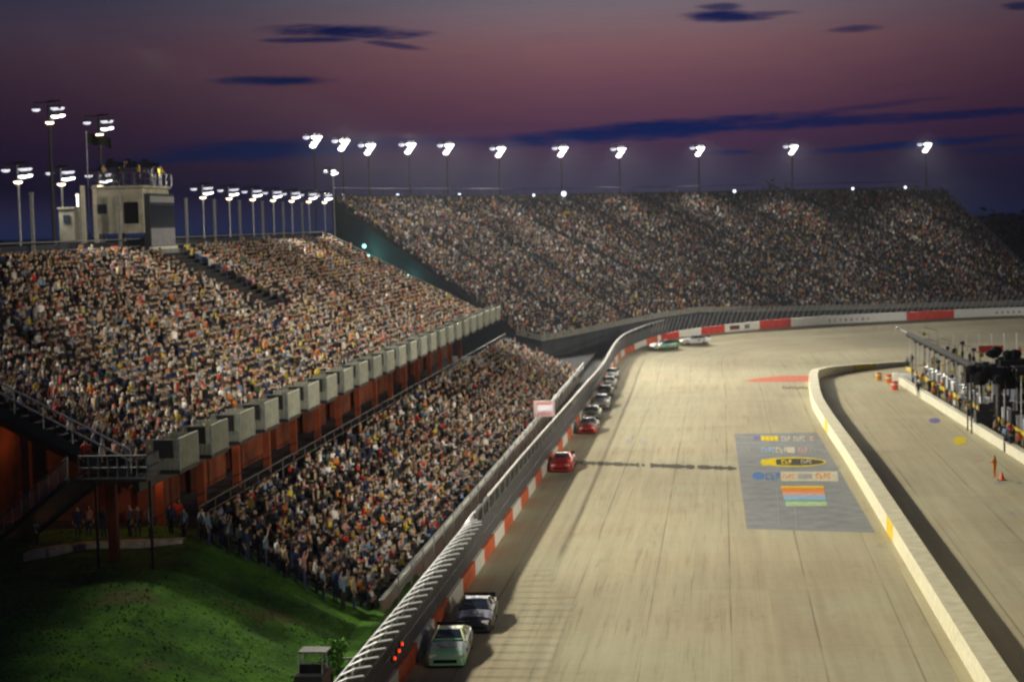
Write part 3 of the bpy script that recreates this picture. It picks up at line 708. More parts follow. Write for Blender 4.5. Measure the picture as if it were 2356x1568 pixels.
# far stand: front wall, side wall, rails, underside structure
m = MB()
for i in range(0, 159):
    a, b = FPf(i, 0), FPf(i + 1, 0)
    m.add([(a[0], a[1], a[2] - .1), (b[0], b[1], b[2] - .1), (b[0], b[1], b[2] + .75), (a[0], a[1], a[2] + .75)], [(0, 1, 2, 3)], 0)
    m.add([(a[0], a[1] + .3, -.3), (b[0], b[1] + .3, -.3), (b[0], b[1] + .3, b[2] - .1), (a[0], a[1] + .3, a[2] - .1)], [(0, 1, 2, 3)], 1)
m.build('front_wall', [mat('weathered_parapet', (.24, .25, .22), .7, var=.3), slate], far)
m = MB(); m.add([(-28, 261.9, -.2), (-56.5, 271.9, -.2), (-56.5, 271.9, 24), (-28, 261.9, 3.9)], [(0, 1, 2, 3)]); m.build('side_wall', tealp, far)
m = MB(); m.add([(60.1, 324, -.2), (44.8, 358, -.2), (44.8, 358, 24), (60.1, 324, 3.6)], [(0, 1, 2, 3)]); m.build('side_wall', slate, far)
m = MB()
for i in range(0, 155, 4):
    a, b = Vector(FPf(i, 1)), Vector(FPf(min(i + 4, 159), 1)); m.tube([a + Vector((0, 0, 1.9)), b + Vector((0, 0, 1.9))], .06, 4); m.tube([a, a + Vector((0, 0, 1.9))], .05, 4)
    m.add([a, b, b + Vector((0, 0, .9)), a + Vector((0, 0, .9))], [(0, 1, 2, 3)])
m.build('back_rail', dark, far)
for ii, nm in ((0, 'end_rail'), (159, 'end_rail')):
    m = MB()
    for dz in (1.1, .5): m.tube([Vector(FPf(ii, 0)) + Vector((0, 0, dz)), Vector(FPf(ii, 1)) + Vector((0, 0, dz))], .07, 4)
    for k in range(22): q = Vector(FPf(ii, k / 21)); m.tube([q, q + Vector((0, 0, 1.1))], .05, 4)
    m.build(nm, steel if ii else dark, far)

# ---------------------------------------------------------------- individual people
PM = {}
def person_mesh(pose, shirt, trou=(.03, .035, .06), hair=(.03, .02, .012)):
    key = (pose, shirt, trou, hair)
    if key in PM: return PM[key]
    if pose.startswith('sit'):
        V = [(0, 0, .50), (-.03, 0, .74), (-.02, 0, .95), (.0, 0, 1.06), (.03, 0, 1.16), (.02, 0, 1.25)]; rad = [.135, .135, .12, .055, .088, .075]
        legs = lambda s: ([(.02, s * .1, .48), (.42, s * .13, .50), (.44, s * .13, .10), (.56, s * .14, .05)], [.085, .062, .045, .04])
        sh = 1.0
    else:
        V = [(0, 0, .92), (-.02, 0, 1.15), (-.01, 0, 1.38), (.0, 0, 1.50), (.03, 0, 1.60), (.02, 0, 1.69)]; rad = [.135, .13, .12, .055, .088, .075]
        legs = lambda s: ([(.0, s * .09, .88), (.03, s * .1, .48), (-.02, s * .11, .09), (.11, s * .12, .045)], [.09, .06, .045, .04])
        sh = 1.42
    E = [(i, i + 1) for i in range(5)]; kinds = ['t', 't', 't', 'h', 'h', 'h']
    for s in (-1, 1):
        o = len(V); P, r = legs(s); V += P; rad += r; E += [(0, o)] + [(o + i, o + i + 1) for i in range(len(P) - 1)]
        o = len(V)
        if pose.endswith('cheer'): P = [(0, s * .18, sh), (.1, s * .3, sh + .18), (.16, s * .26, sh + .44), (.18, s * .25, sh + .53)]
        elif pose.endswith('work'): P = [(0, s * .18, sh), (.12, s * .24, sh - .27), (.38, s * .14, sh - .25), (.47, s * .12, sh - .24)]
        elif pose.startswith('sit'): P = [(-.02, s * .18, sh), (.05, s * .26, sh - .26), (.28, s * .16, sh - .36), (.37, s * .13, sh - .38)]
        else: P = [(-.01, s * .18, sh), (-.03, s * .25, sh - .3), (.05, s * .27, sh - .55), (.08, s * .26, sh - .65)]
        V += P; rad += [.06, .046, .034, .036]; E += [(2, o), (o, o + 1), (o + 1, o + 2), (o + 2, o + 3)]
    me = bpy.data.meshes.new('p'); me.from_pydata(V, E, []); ob = bpy.data.objects.new('tmp', me); COL.objects.link(ob)
    md = ob.modifiers.new('s', 'SKIN')
    for i, sv in enumerate(me.skin_vertices[0].data): sv.radius = (rad[i], rad[i] * (1.25 if i in (1, 2) else 1)); sv.use_root = i == 0
    ob.modifiers.new('u', 'SUBSURF').levels = 1
    dg = bpy.context.evaluated_depsgraph_get(); out = bpy.data.meshes.new_from_object(ob.evaluated_get(dg)); bpy.data.objects.remove(ob)
    out.name = 'person'; out.materials.clear()
    for c, nm in ((shirt, 'shirt'), (trou, 'trousers'), (None, 'skin'), (hair, 'hair')):
        out.materials.append(skin if c is None else mat('%s_%d_%d_%d' % (nm, c[0] * 255, c[1] * 255, c[2] * 255), c, .85, var=.15))
    NV = np.array(V); neck = V[3][2] - .02; hc = V[4]
    for p_ in out.polygons:
        c = np.array(p_.center); i = int(np.argmin(((NV - c) ** 2).sum(1)))
        if i >= 3 and i <= 5: k = 3 if (c[2] > hc[2] + .05 or c[0] < hc[0] - .045) else 2
        elif i <= 2: k = 0 if i > 0 or c[2] > V[0][2] - .02 else 1
        else:
            j = (i - 6) % 8; k = (1 if j < 4 else (0 if j < 6 else 2))
        p_.material_index = k; p_.use_smooth = True
    PM[key] = out; return out
cam_p = np.array((0, 0, 20))
S = sorted(SEATS, key=lambda s: (s[0] ** 2 + s[1] ** 2 + (s[2] - 20) ** 2))
def in_view(s):
    px, py = project((s[0], s[1], s[2] + .6)); return -15 < px < 2370 and py < 1580
S = [s for s in S if in_view(s)]
near, rest = S[:150], S[150:]
TR = [(.03, .035, .06), (.02, .02, .022), (.12, .11, .09), (.04, .07, .16)]
HR = [(.03, .02, .012), (.10, .06, .03), (.3, .3, .3)]
seen = {}
for n, s in enumerate(near):
    si = int(rng.choice(len(SHIRTS), p=SW)); pose = ['sit', 'sit', 'sit', 'sit_cheer'][n % 4] if not s[5] else ['stand', 'stand_cheer'][n % 2]
    sh = SHIRTS[si]; o = link('person', person_mesh(pose, sh[0], TR[n % 4] if n % 3 else TR[0], HR[n % 3]), None, s[:3], s[3])
    sc = rng.uniform(.75, .84); o.scale = (sc, sc, sc)
    row = 'front' if s[0] > -19.5 else ('middle' if s[0] > -23 else 'back')
    wh = {'lower': '%s rows of the lower deck' % row, 'upper': 'near rows of the upper deck', 'far': 'far stand'}[s[4]]
    ps = {'sit': 'seated', 'sit_cheer': 'seated with arms raised', 'stand': 'standing', 'stand_cheer': 'standing with arms raised'}[pose]
    tag(o, '%s spectator, %s shirt, %s' % (ps, sh[2], wh), 'person', 'spectators at the near end of the stands')
# the rest of the crowd as one mass
def crowd(seats):
    parts = {}
    for s in seats: parts.setdefault(('stand' if s[5] else 'sit', s[4] != 'far'), []).append(s)
    VV, FF_, CC = [], [], []; off = 0
    skins = np.array([(.58, .43, .28), (.50, .35, .22), (.36, .23, .13), (.15, .08, .05)]); hairs = np.array([(.02, .014, .01), (.05, .03, .02), (.5, .5, .48), (.2, .14, .06), (.012, .012, .012), (.5, .06, .03), (.03, .05, .16)])
    tr = np.array([(.02, .025, .05), (.01, .01, .012), (.07, .06, .045), (.03, .05, .10), (.12, .11, .09)]); shc = np.array([s[0] for s in SHIRTS])
    for (kind, full), L in parts.items():
        T, Fq, Cc = ptemplate(kind, full); A = np.array([s[:4] for s in L], np.float32); n = len(A)
        sc = rng.uniform(.72, .86, n)[:, None, None]; c, s_ = np.cos(A[:, 3]), np.sin(A[:, 3]); TT = T[None] * sc
        lean = rng.normal(0, .09, n)[:, None]; lean2 = rng.normal(0, .06, n)[:, None]
        tx = TT[:, :, 0] + lean * np.maximum(TT[:, :, 2] - .5, 0); ty = TT[:, :, 1] + lean2 * np.maximum(TT[:, :, 2] - .5, 0)
        X = tx * c[:, None] - ty * s_[:, None] + A[:, 0:1]; Y = tx * s_[:, None] + ty * c[:, None] + A[:, 1:2]; Z = TT[:, :, 2] + A[:, 2:3]
        VV.append(np.stack([X, Y, Z], 2).reshape(-1, 3)); FF_.append((Fq[None] + (np.arange(n) * len(T))[:, None, None]).reshape(-1, 4) + off); off += n * len(T)
        pal = np.stack([skins[rng.choice(4, n, p=[.45, .35, .12, .08])], shc[rng.choice(len(SHIRTS), n, p=SW)] * rng.choice([.25, .75, 1.15, 1.35], (n, 1), p=[.28, .26, .28, .18]), tr[rng.integers(0, 5, n)], hairs[rng.choice(7, n, p=[.28, .2, .14, .1, .12, .08, .08])]], 1)
        CC.append(pal[:, Cc].reshape(-1, 3))
    V = np.concatenate(VV).astype(np.float32); Fq = np.concatenate(FF_).astype(np.int32); C = np.concatenate(CC)
    me = bpy.data.meshes.new('crowd'); me.vertices.add(len(V)); me.vertices.foreach_set('co', V.ravel())
    me.loops.add(Fq.size); me.loops.foreach_set('vertex_index', Fq.ravel()); me.polygons.add(len(Fq)); me.polygons.foreach_set('loop_start', np.arange(0, Fq.size, 4, dtype=np.int32))
    me.update(calc_edges=True)
    ca = me.color_attributes.new('clothes', 'FLOAT_COLOR', 'POINT'); ca.data.foreach_set('color', np.c_[C, np.ones(len(C))].astype(np.float32).ravel())
    m = bpy.data.materials.new('clothes_and_skin'); m.use_nodes = True; t = m.node_tree; a = mk(t, 'ShaderNodeAttribute'); a.attribute_name = 'clothes'
    t.links.new(a.outputs['Color'], t.nodes['Principled BSDF'].inputs['Base Color']); t.nodes['Principled BSDF'].inputs['Roughness'].default_value = .85
    me.materials.append(m); return me
tag(link('crowd', crowd(rest)), 'dense mass of seated race fans filling the three grandstands', 'crowd', kind='stuff')

# ---------------------------------------------------------------- floodlights
def lamp(name, loc, aim, power, col=(1, .95, .84), cone=120, blend=.6, rad=1.3):
    l = bpy.data.lights.new(name, 'SPOT'); l.energy = power; l.color = col; l.spot_size = R(cone); l.spot_blend = blend; l.shadow_soft_size = rad
    o = bpy.data.objects.new(name, l); COL.objects.link(o); o.location = loc
    o.rotation_euler = (Vector(aim) - Vector(loc)).to_track_quat('-Z', 'Y').to_euler(); return o
def head_meshes(s, lm):
    h = MB(); h.ball((0, 0, .1 * s), (.52 * s, .52 * s, .16 * s), 0, 10, 6); h.tube([(0, 0, .1), (0, 0, .45 * s)], .05, 5)
    l = MB(); l.ball((0, 0, -.05 * s), (.46 * s, .46 * s, (.22 if s < 1 else .34) * s), 0, 10, 6); return h.mesh('housing', dark), l.mesh('lens', lm)
HM = {(k, lm.name): head_meshes(k * (.74 if k == 1.0 else .86), lm) for k in (1.0, 1.35) for lm in (lens_w, lens_c, lens_o)}
def light_pole(x, y, z0, z1, s, label, group, heads, thick=.16, pm=steel):
    t = thing('floodlight_pole', label, 'floodlight', (x, y, z0), group=group); H = z1 - z0
    m = MB(); m.tube([(0, 0, 0), (0, 0, H + .3)], thick, 8, r2=thick * .7); m.build('pole', pm, t)
    for zz in sorted({h[1] for h in heads}):
        hh = [h for h in heads if h[1] == zz]; x0, x1 = min([h[0] for h in hh] + [0]), max([h[0] for h in hh] + [0])
        if x1 - x0 > .2: m = MB(); m.box(((x0 + x1) / 2 * s, 0, H + (zz + .45) * s), ((x1 - x0) * s + .3, .1, .12)); m.build('crossarm', dark, t)
    for hx, hz, hy, lm in heads:
        a, b = HM[(1.35 if s > 1.5 else 1.0, lm.name)]
        o = link('lamp_head', a, t, (hx * s, hy * s, H + hz * s)); link('lens', b, o)
    return t
HN = [(-.95, 0, 0, lens_c), (.4, .05, 0, lens_c), (.72, .08, .25, lens_c), (.42, -.5, 0, lens_w), (.72, -.42, .3, lens_w), (.0, -.92, 0, lens_o)]
HF = [(-.75, .35, 0, lens_c), (.1, .35, 0, lens_w), (.45, .35, .2, lens_w), (.3, .05, 0, lens_w), (.05, -.25, 0, lens_w), (-.1, -.5, 0, lens_w)]
WARM = (1, .93, .78); COOL = (.93, .95, 1)
grp = 'floodlights in the row behind the upper deck'
low = [129, 138, 147, 178, 188, 198, 207.5, 217, 226.5, 236]
for i, y in enumerate(low):
    light_pole(-50, y, 0, 24.8 if y < 150 else 24.2, .95, 'short floodlight pole behind the upper deck, %s from the left in its row' % ordn(i), grp, HN, .13)
    if i % 2 == 0: lamp('row_lamp', (-48.6, y, 24.2), (-10, y, 2), 9000, WARM, 110)
for i, (y, z, nm) in enumerate(((136, 29.6, 'leftmost tall'), (147.5, 29.2, 'tall'))):
    light_pole(-50, y, 0, z, 1.1, '%s floodlight pole %s the white booth' % (nm, 'left of' if i == 0 else 'directly behind'), 'tall floodlights near the booth', HN, .2, dark)
ring = [(722, 270), (787, 284), (847, 298), (940, 303), (1028, 311), (1148, 325), (1291, 331), (1425, 343), (1607, 352), (1822, 359), (2130, 363)]
rty = [322, 330, 340, 338, 340, 347, 346, 348, 345, 342, 337]
RING = []
for i, ((px, Y), py) in enumerate(zip(ring, rty)):
    p = aty(px, py, Y); RING.append(p); light_pole(p.x, p.y, 0, p.z, 1.52, 'tall floodlight mast behind the far grandstand, %s from the left' % ordn(i), 'floodlight masts round the far turn', HF, .2, dark)
p = aty(766, 398, 262); light_pole(p.x, p.y, 0, p.z, 1.2, 'single short floodlight pole between the two grandstands', None, [(-.9, .2, 0, lens_c), (.1, .3, 0, lens_w), (.35, 0, .1, lens_w), (.05, -.1, 0, lens_w)], .13)
TALL = 84000
for k in range(15): y = 26 + 15.5 * k; lamp('bodiless_flood_spot', (-52, y, 37), (6 if y > 80 else 9, y, 0), TALL, WARM, 54 if y > 80 else 48, .95)
for i, p in enumerate(RING):
    lamp('ring_lamp', (p.x, p.y - 1.5, p.z + 2), (p.x * .6 + 6, p.y - 68, 0), 105000 if i > 2 else 70000, WARM, 52, .8)
# infield floodlights, outside the picture on the right
for i, (x, y) in enumerate(((50, 25), (52, 85), (54, 150), (58, 215))):
    light_pole(x, y, 0, 26, 1.4, 'infield floodlight mast beyond the pits, %s from the camera' % ordn(i), 'infield floodlight masts', HN, .2, dark)
    lamp('infield_lamp', (x - 1, y, 30), (-36, (152, 130, 172, 237)[i], 11), (105000, 135000, 115000, 95000)[i], (1, .88, .70), (44, 44, 50, 50)[i], .85)
lamp('infield_lamp', (70, 240, 26), (-30, 292, 10), 125000, (1, .9, .74), 46, .9)
lamp('infield_lamp', (82, 232, 12), (46, 306, 0), 60000, (1, .95, .84), 40, .8)
lamp('infield_lamp', (64, 228, 15), (12, 292, 0), 30000, (1, .95, .84), 50, .8)
# small lamps along the top of the far stand
for i, (px, py, s) in enumerate(((789, 449, .25), (915, 450, .35), (1057, 449, .35), (1228, 449, .25), (1297, 446, .5), (1690, 440, .32), (1962, 434, .3), (2083, 431, .3))):
    Y = 300 + (px - 789) / 1300 * 56; p = aty(px, py, Y); t = thing('small_lamp_post', 'small white lamp on the far grandstand rim, %s from the left' % ordn(i), 'lamp', (p.x, p.y, p.z - 3), group='small lamps on the far grandstand rim')
    m = MB(); m.tube([(0, 0, 0), (0, 0, 3)], .06, 5); m.build('post', dark, t); m = MB(); m.ball((0, 0, 3), s * .9); m.build('bulb', lamp_cool, t)
# teal lamps on the dark side wall of the far stand
for i, (px, py) in enumerate(((838, 566), (847, 590), (852, 598), (938, 636))):
    q = (px - 760) / 420; Y = 270.5 - q * 9; p = aty(px, py, Y); t = thing('wall_lamp', 'teal glowing lamp in the dark gap between the stands, %s from the left' % ordn(i), 'lamp', tuple(p), group='teal lamps in the gap between the stands')
    m = MB(); m.ball((0, 0, 0), .32, 0, 8, 5); m.build('globe', lamp_teal, t); m = MB(); m.box((0, .5, 0), (.1, .8, .1)); m.build('bracket', dark, t)
    l = bpy.data.lights.new('teal_light', 'POINT'); l.energy = 60; l.color = (.3, 1, .85); l.shadow_soft_size = .3; o = bpy.data.objects.new('teal_light', l); COL.objects.link(o); o.location = (p.x, p.y - 1.0, p.z)
# sodium lamps under the upper deck
for i, (x, y, z) in enumerate([(-28.6, 90, 7.9), (-31.5, 91.2, 8.3), (-36.5, 94, 9.4), (-28.6, 106, 7.9), (-28.6, 122, 7.9), (-28.6, 140, 7.9), (-28.6, 160, 7.9), (-28.6, 185, 7.9), (-40, 98, 10), (-41, 106, 9)]):
    t = thing('ceiling_lamp', 'orange sodium lamp under the upper deck, %s from the near end' % ordn(i), 'lamp', (x, y, z), group='orange lamps under the upper deck')
    m = MB(); m.ball((0, 0, 0), (.16, .16, .1), 0, 8, 5); m.build('globe', lamp_orange, t); m = MB(); m.tube([(0, 0, .05), (0, 0, .4)], .03, 4); m.build('stem', dark, t)
    l = bpy.data.lights.new('sodium_light', 'POINT'); l.energy = 30; l.color = (1, .42, .1); l.shadow_soft_size = .2; o = bpy.data.objects.new('sodium_light', l); COL.objects.link(o); o.location = (x, y, z - .35)

# ---------------------------------------------------------------- announcer booth on the upper deck
bt = thing('announcer_booth', 'white two-part announcer booth with dark glass at the top of the upper deck', 'booth')
m = MB(); m.box((-46.3, 143.9, 21.7), (4.0, 7.0, 3.5)); m.box((-46.3, 143.9, 23.6), (4.3, 7.3, .18)); m.build('cabin', mat('grey_cream_wall', (.40, .39, .31), .7, var=.35, scale=.9), bt)
m = MB(); m.box((-45.25, 140.36, 21.55), (1.15, .08, 1.7)); m.build('doorway', black, bt)
m = MB(); m.box((-47.6, 140.36, 21.9), (.7, .08, .75)); m.build('side_window', glassd, bt)
m = MB(); m.box((-44.1, 144.0, 20.9), (.5, 6.6, 4.3)); m.box((-43.82, 144.0, 18.72), (.3, 6.8, .24), 1); m.box((-43.84, 144.0, 22.6), (.06, 6.4, .5), 2); m.box((-43.84, 144.0, 19.6), (.06, 6.4, 1.4), 2)
m.build('front_bay', [slate, white, mat('bay_grey', (.28, .29, .32), .5)], bt)
m = MB(); [m.box((-43.85, 141.45 + k * 1.28, 21.3), (.05, 1.18, 1.7)) for k in range(5)]; m.build('front_glass', glassd, bt)
m = MB()
for a, b in (((-48.4, 140.2), (-44, 140.2)), ((-44, 140.2), (-44, 147.4)), ((-48.4, 140.2), (-48.4, 147.4))):
    for hz in (.5, 1.0): m.tube([(*a, 23.7 + hz), (*b, 23.7 + hz)], .035, 4)
    for k in range(6): m.tube([(a[0] + (b[0] - a[0]) * k / 5, a[1] + (b[1] - a[1]) * k / 5, 23.7), (a[0] + (b[0] - a[0]) * k / 5, a[1] + (b[1] - a[1]) * k / 5, 24.7)], .03, 4)
m.build('roof_rail', mat('dim_steel', (.12, .125, .13), .6, .3), bt)
m = MB()
for x, y in ((-48.2, 140.5), (-48.2, 147.2), (-49.2, 140.5)): m.box((x, y, 19.5), (.3, .3, 8.6))
m.build('corner_columns', cream, bt)
m = MB(); m.box((-49.5, 142, 19.8), (2.2, 1.6, .15)); m.tube([(-50.4, 141.2, 20.6), (-46, 141.2, 18.4)], .06, 4); m.tube([(-50.4, 141.2, 20), (-46, 141.2, 17.8)], .08, 4); m.build('access_stair', steel, bt)
# second small hut to the left
hb = thing('roof_hut', 'small pale hut with dark base on top of the deck, left of the announcer booth', 'hut'); 
m = MB(); m.box((-46.5, 129.6, 20.7), (1.15, .9, 2.3)); m.box((-46.5, 129.6, 21.9), (1.35, 1.1, .12)); m.build('wall', mat('dim_hut_wall', (.17, .17, .14), .7), hb); m = MB(); m.box((-46.5, 129.6, 18.95), (1.3, 1.0, 1.1)); m.build('base', dark, hb)
m = MB(); m.box((-46.5, 129.13, 21.1), (.5, .06, .6)); m.build('window', glassd, hb)
# roof crew with cameras
for i, (x, y, si, pose, nm) in enumerate(((-47.6, 141, 7, 'stand_work', 'tan'), (-46.7, 142, 2, 'stand_work', 'black'), (-46.0, 141.2, 2, 'stand_cheer', 'black'), (-45.3, 143, 3, 'stand_work', 'navy blue'), (-44.9, 141.5, 6, 'stand', 'yellow'), (-44.9, 145.5, 2, 'stand', 'black'), (-44.8, 147.0, 6, 'stand_work', 'yellow'))):
    tag(link('person', person_mesh(pose, SHIRTS[si][0]), None, (x, y, 23.72), -.6 + .3 * i), 'person in a %s jacket on the booth roof, %s from the left' % (nm, ordn(i)), 'person', 'crew on the booth roof')
for i, (x, y) in enumerate(((-46.9, 141.2), (-45.9, 142.6), (-45.0, 144.2))):
    t = thing('camera_tripod', 'black television camera on a tripod on the booth roof, %s from the left' % ordn(i), 'camera', (x, y, 23.72), group='cameras on the booth roof')
    m = MB(); m.box((0, 0, 1.7), (1.0, .4, .45)); m.tube([(.5, 0, 1.7), (.95, 0, 1.7)], .14, 8); m.box((-.2, 0, 2.05), (.4, .3, .22)); m.build('camera_body', black, t)
    for k in range(3): m = MB(); a = k * 2.1; m.tube([(0, 0, 1.45), (math.cos(a) * .5, math.sin(a) * .5, 0)], .035, 4); m.build('leg', dark, t)
# flag on a pole
t = thing('dark_flag', 'dark flag flying on a pole above the booth', 'flag', (-48.9, 141, 19.8)); m = MB(); m.tube([(0, 0, 0), (0, 0, 8.3)], .05, 5); m.build('pole', steel, t)
m = MB(); Vv = []
for i in range(13):
    for k in range(5): Vv.append((.05 + i * .16, .18 * math.sin(i * .75), 8.15 - k * .2 - .035 * i + .07 * math.sin(i * .9 + k * .3)))
m.add(Vv, [(i * 5 + k, i * 5 + k + 1, (i + 1) * 5 + k + 1, (i + 1) * 5 + k) for i in range(12) for k in range(4)]); m.build('cloth', mat('dark_flag_cloth', (.012, .011, .005), .9), t)
# lit sign beside the catch fence
sp = aty(1252, 940, 169); t = thing('lit_sign', 'bright glowing white sign with faint red lettering on posts beside the catch fence', 'sign', (sp.x, sp.y, 0))
scr = mat('sign_face', (1, .72, .70), .5, emit=.22, var=.02); red_e = mat('sign_lettering', (1, .28, .22), .5, emit=.2, var=0); mid_e = mat('sign_middle', (1, .95, .95), .5, emit=.5, var=0)
m = MB(); m.box((0, .1, sp.z), (2.0, .24, 1.5)); m.build('cabinet', white, t)
m = MB(); m.box((0, -.035, sp.z), (1.9, .02, 1.4)); m.build('face', scr, t); m = MB(); m.box((.1, -.05, sp.z + .1), (1.4, .02, .55)); m.build('bright_band', mid_e, t)
m = MB(); [m.box((-.6 + k * .2, -.06, sp.z + .48 - .0 * k), (.13, .02, .2)) for k in range(7)]; [m.box((-.55 + k * .16, -.06, sp.z - .45), (.1, .02, .16)) for k in range(8)]; m.build('lettering', red_e, t)
for x in (-.8, .8): m = MB(); m.box((x, .1, (sp.z - .7) / 2), (.1, .1, sp.z - .7)); m.build('post', steelw, t)
l = bpy.data.lights.new('sign_light', 'AREA'); l.energy = 15; l.color = (1, .8, .78); l.size = 1.8; o = bpy.data.objects.new('sign_light', l); COL.objects.link(o); o.location = (sp.x, sp.y - .12, sp.z); o.rotation_euler = (R(-90), 0, 0)

# ---------------------------------------------------------------- race cars
def car(label, C, pos, rz, group='race cars running along the outer wall'):
    """C: body, hood, nose, roof colours"""
    t = thing('race_car', label, 'race car', pos, rz, group); t.scale = (.95, .95, .95)
    cm = [mat('car_%d_%d_%d' % tuple(int(q * 255) for q in c), c, .28, .1, .06, spec=.6) for c in C]
    S_ = [(-2.45, .84, .22, .86), (-2.3, .93, .15, .97), (-1.6, .97, .14, .98), (-.7, .94, .14, .95), (.6, .94, .14, .92), (1.3, .97, .14, .86), (2.0, .96, .12, .74), (2.35, .88, .10, .60), (2.48, .74, .12, .46)]
    V = []; Fm = MB()
    for x, w, zb, zt in S_: V += [(x, -w, zb), (x, -w * 1.03, (zb + zt) * .5), (x, -w * .97, zt - .1), (x, -w * .78, zt), (x, 0, zt + .03), (x, w * .78, zt), (x, w * .97, zt - .1), (x, w * 1.03, (zb + zt) * .5), (x, w, zb)]
    fs = []; mi = []
    for i in range(len(S_) - 1):
        for k in range(8):
            fs.append((i * 9 + k, i * 9 + k + 1, i * 9 + 10 + k, i * 9 + 9 + k)); mi.append((1 if 2 <= k <= 5 and 3 < i < 6 else (2 if i >= 6 else 0)))
    fs += [tuple(range(9))[::-1], tuple(range(len(V) - 9, len(V)))]; mi += [0, 2]; Fm.v = V; Fm.f = fs; Fm.mi = mi; Fm.build('body', cm, t, smooth=False)
    m = MB(); m.box((0, 0, .1), (4.3, 1.75, .17)); m.build('contact_shade_slab', black, t)  # black slab added beneath the car to deepen its contact shadow
    # cabin
    b = [(-1.75, .80, .95), (-.9, .60, 1.30), (-.05, .58, 1.31), (.85, .82, .90)]
    m = MB(); VV = [(x, s * w, z) for x, w, z in b for s in (-1, 1)]; m.add(VV, [(2, 3, 5, 4)]); 
    for s in (0, 1):
        for i, j in ((0, 2), (4, 6)): m.tube([VV[i + s], VV[j + s]], .05, 4)
        m.tube([VV[2 + s], VV[4 + s]], .045, 4); m.tube([(-.45, VV[s][1] * .99, .95), (-.48, VV[2 + s][1], 1.3)], .05, 4)
    m.build('roof', cm[3], t)
    m = MB(); m.add([VV[4], VV[5], VV[7], VV[6]], [(0, 1, 2, 3)]); m.build('windshield', glassd, t)
    m = MB(); m.add([VV[0], VV[1], VV[3], VV[2]], [(0, 1, 2, 3)]); m.build('rear_window', glassd, t)
    for s in (0, 1): m = MB(); m.add([VV[s], VV[2 + s], VV[4 + s], VV[6 + s]], [(0, 1, 2, 3)]); m.build('side_window', glassd, t)
    for s in (-1, 1): m = MB(); m.box((2.28, s * .62, .56), (.28, .34, .16), 0, s * -.25); m.build('headlight_decal', white, t)
    m = MB(); m.box((2.49, 0, .32), (.04, 1.1, .16)); m.build('grille', black, t)
    m = MB(); m.box((2.42, 0, .08), (.3, 1.7, .06)); m.build('splitter', black, t)
    m = MB(); m.box((-2.4, 0, 1.05), (.06, 1.7, .22)); m.build('spoiler', black, t)
    m = MB(); m.box((1.35, 0, .905), (.75, .8, .012), 0); m.box((1.42, -.18, .914), (.5, .12, .01), 1); m.box((1.42, .16, .914), (.5, .1, .01), 1); m.box((1.2, .22, .914), (.1, .3, .01), 1); m.box((1.95, 0, .79), (.22, 1.1, .012), 1)
    m.build('hood_emblem', [cm[1], cm[2]], t)
    for s in (-1, 1):
        m = MB(); m.box((-.5, s * 1.0, .62), (.62, .012, .42), 0); m.box((-.6, s * 1.008, .62), (.1, .012, .34), 1); m.box((-.38, s * 1.008, .62), (.1, .012, .34), 1); m.box((1.0, s * .995, .52), (.5, .012, .14), 0); m.box((-1.4, s * 1.0, .78), (.7, .012, .1), 0)
        m.build('door_decal', [white, black], t)
    m = MB(); m.box((.72, 0, .975), (.06, 1.35, .07), 0, mtx=Matrix.Rotation(.42, 3, 'Y')); m.build('windshield_banner', cm[2], t)
    m = MB(); m.box((-.45, 0, 1.335), (.55, .12, .012)); m.box((-.62, -.2, 1.335), (.1, .3, .012)); m.box((-.3, .22, 1.335), (.1, .3, .012)); m.build('roof_number', cm[1] if C[1] != C[3] else white, t)
    for x in (-1.42, 1.42):
        for s in (-1, 1):
            m = MB(); m.tube([(x, s * .98, .35), (x, s * .72, .35)], .35, 14); w = m.build('wheel', black, t); m = MB(); m.tube([(x, s * .985, .35), (x, s * .99, .35)], .2, 10); m.build('rim', mat('rim_yellow', (.5, .42, .1), .4, .4), w)
    return t
Wt, Bk = (.72, .72, .7), (.015, .016, .022)
def groundz(p):
    d = np.hypot(OUT[:, 0] - p.x, OUT[:, 1] - p.y); i = int(d.argmin()); f = min(1, d[i] / W_); return OUT[i][2] * (1 - f) ** 1.3 + .012
cars = [(1024, 1528, -90, ((.62, .68, .64), (.50, .55, .56), (.34, .70, .44), (.55, .62, .34)), 'silver and green race car with dark windshield, closest to the camera'),
        (1088, 1450, -90, ((.03, .035, .06), (.42, .43, .52), (.03, .03, .04), (.04, .04, .07)), 'dark navy race car with silver hood, just behind the silver and green one'),
        (1291, 1083, -90, ((.55, .05, .03), (.58, .06, .03), (.5, .03, .02), (.62, .1, .06)), 'bright red race car alone beside the outer wall at the finish line'),
        (1352, 996, -90, ((.07, .08, .07), (.3, .3, .32), (.5, .04, .02), (.1, .13, .1)), 'dark race car with a red nose, leading the distant pack'),
        (1360, 966, -90, ((.06, .07, .05), (.35, .36, .2), (.08, .08, .08), (.12, .14, .06)), 'dark olive race car tucked behind the red nosed one'),
        (1383, 938, -90, ((.66, .66, .62), (.7, .7, .66), (.68, .68, .64), (.05, .05, .08)), 'white race car with dark roof in the middle of the distant pack'),
        (1390, 915, -90, (Bk, (.05, .05, .06), Bk, (.03, .03, .05)), 'black race car behind the white one'),
        (1399, 893, -90, ((.2, .2, .24), (.3, .3, .34), (.2, .2, .24), (.1, .1, .14)), 'grey race car next behind the black one'),
        (1406, 873, -90, ((.04, .07, .07), (.08, .12, .12), (.05, .06, .07), (.05, .08, .08)), 'dark green race car last of the distant pack'),
        (1528, 803, -140, ((.10, .3, .2), (.6, .6, .62), (.6, .6, .58), (.06, .22, .14)), 'green and white race car entering the straight from the far turn'),
        (1597, 791, -160, ((.7, .72, .75), (.6, .66, .75), (.62, .6, .3), (.3, .38, .5)), 'white and blue race car farthest away in the turn')]
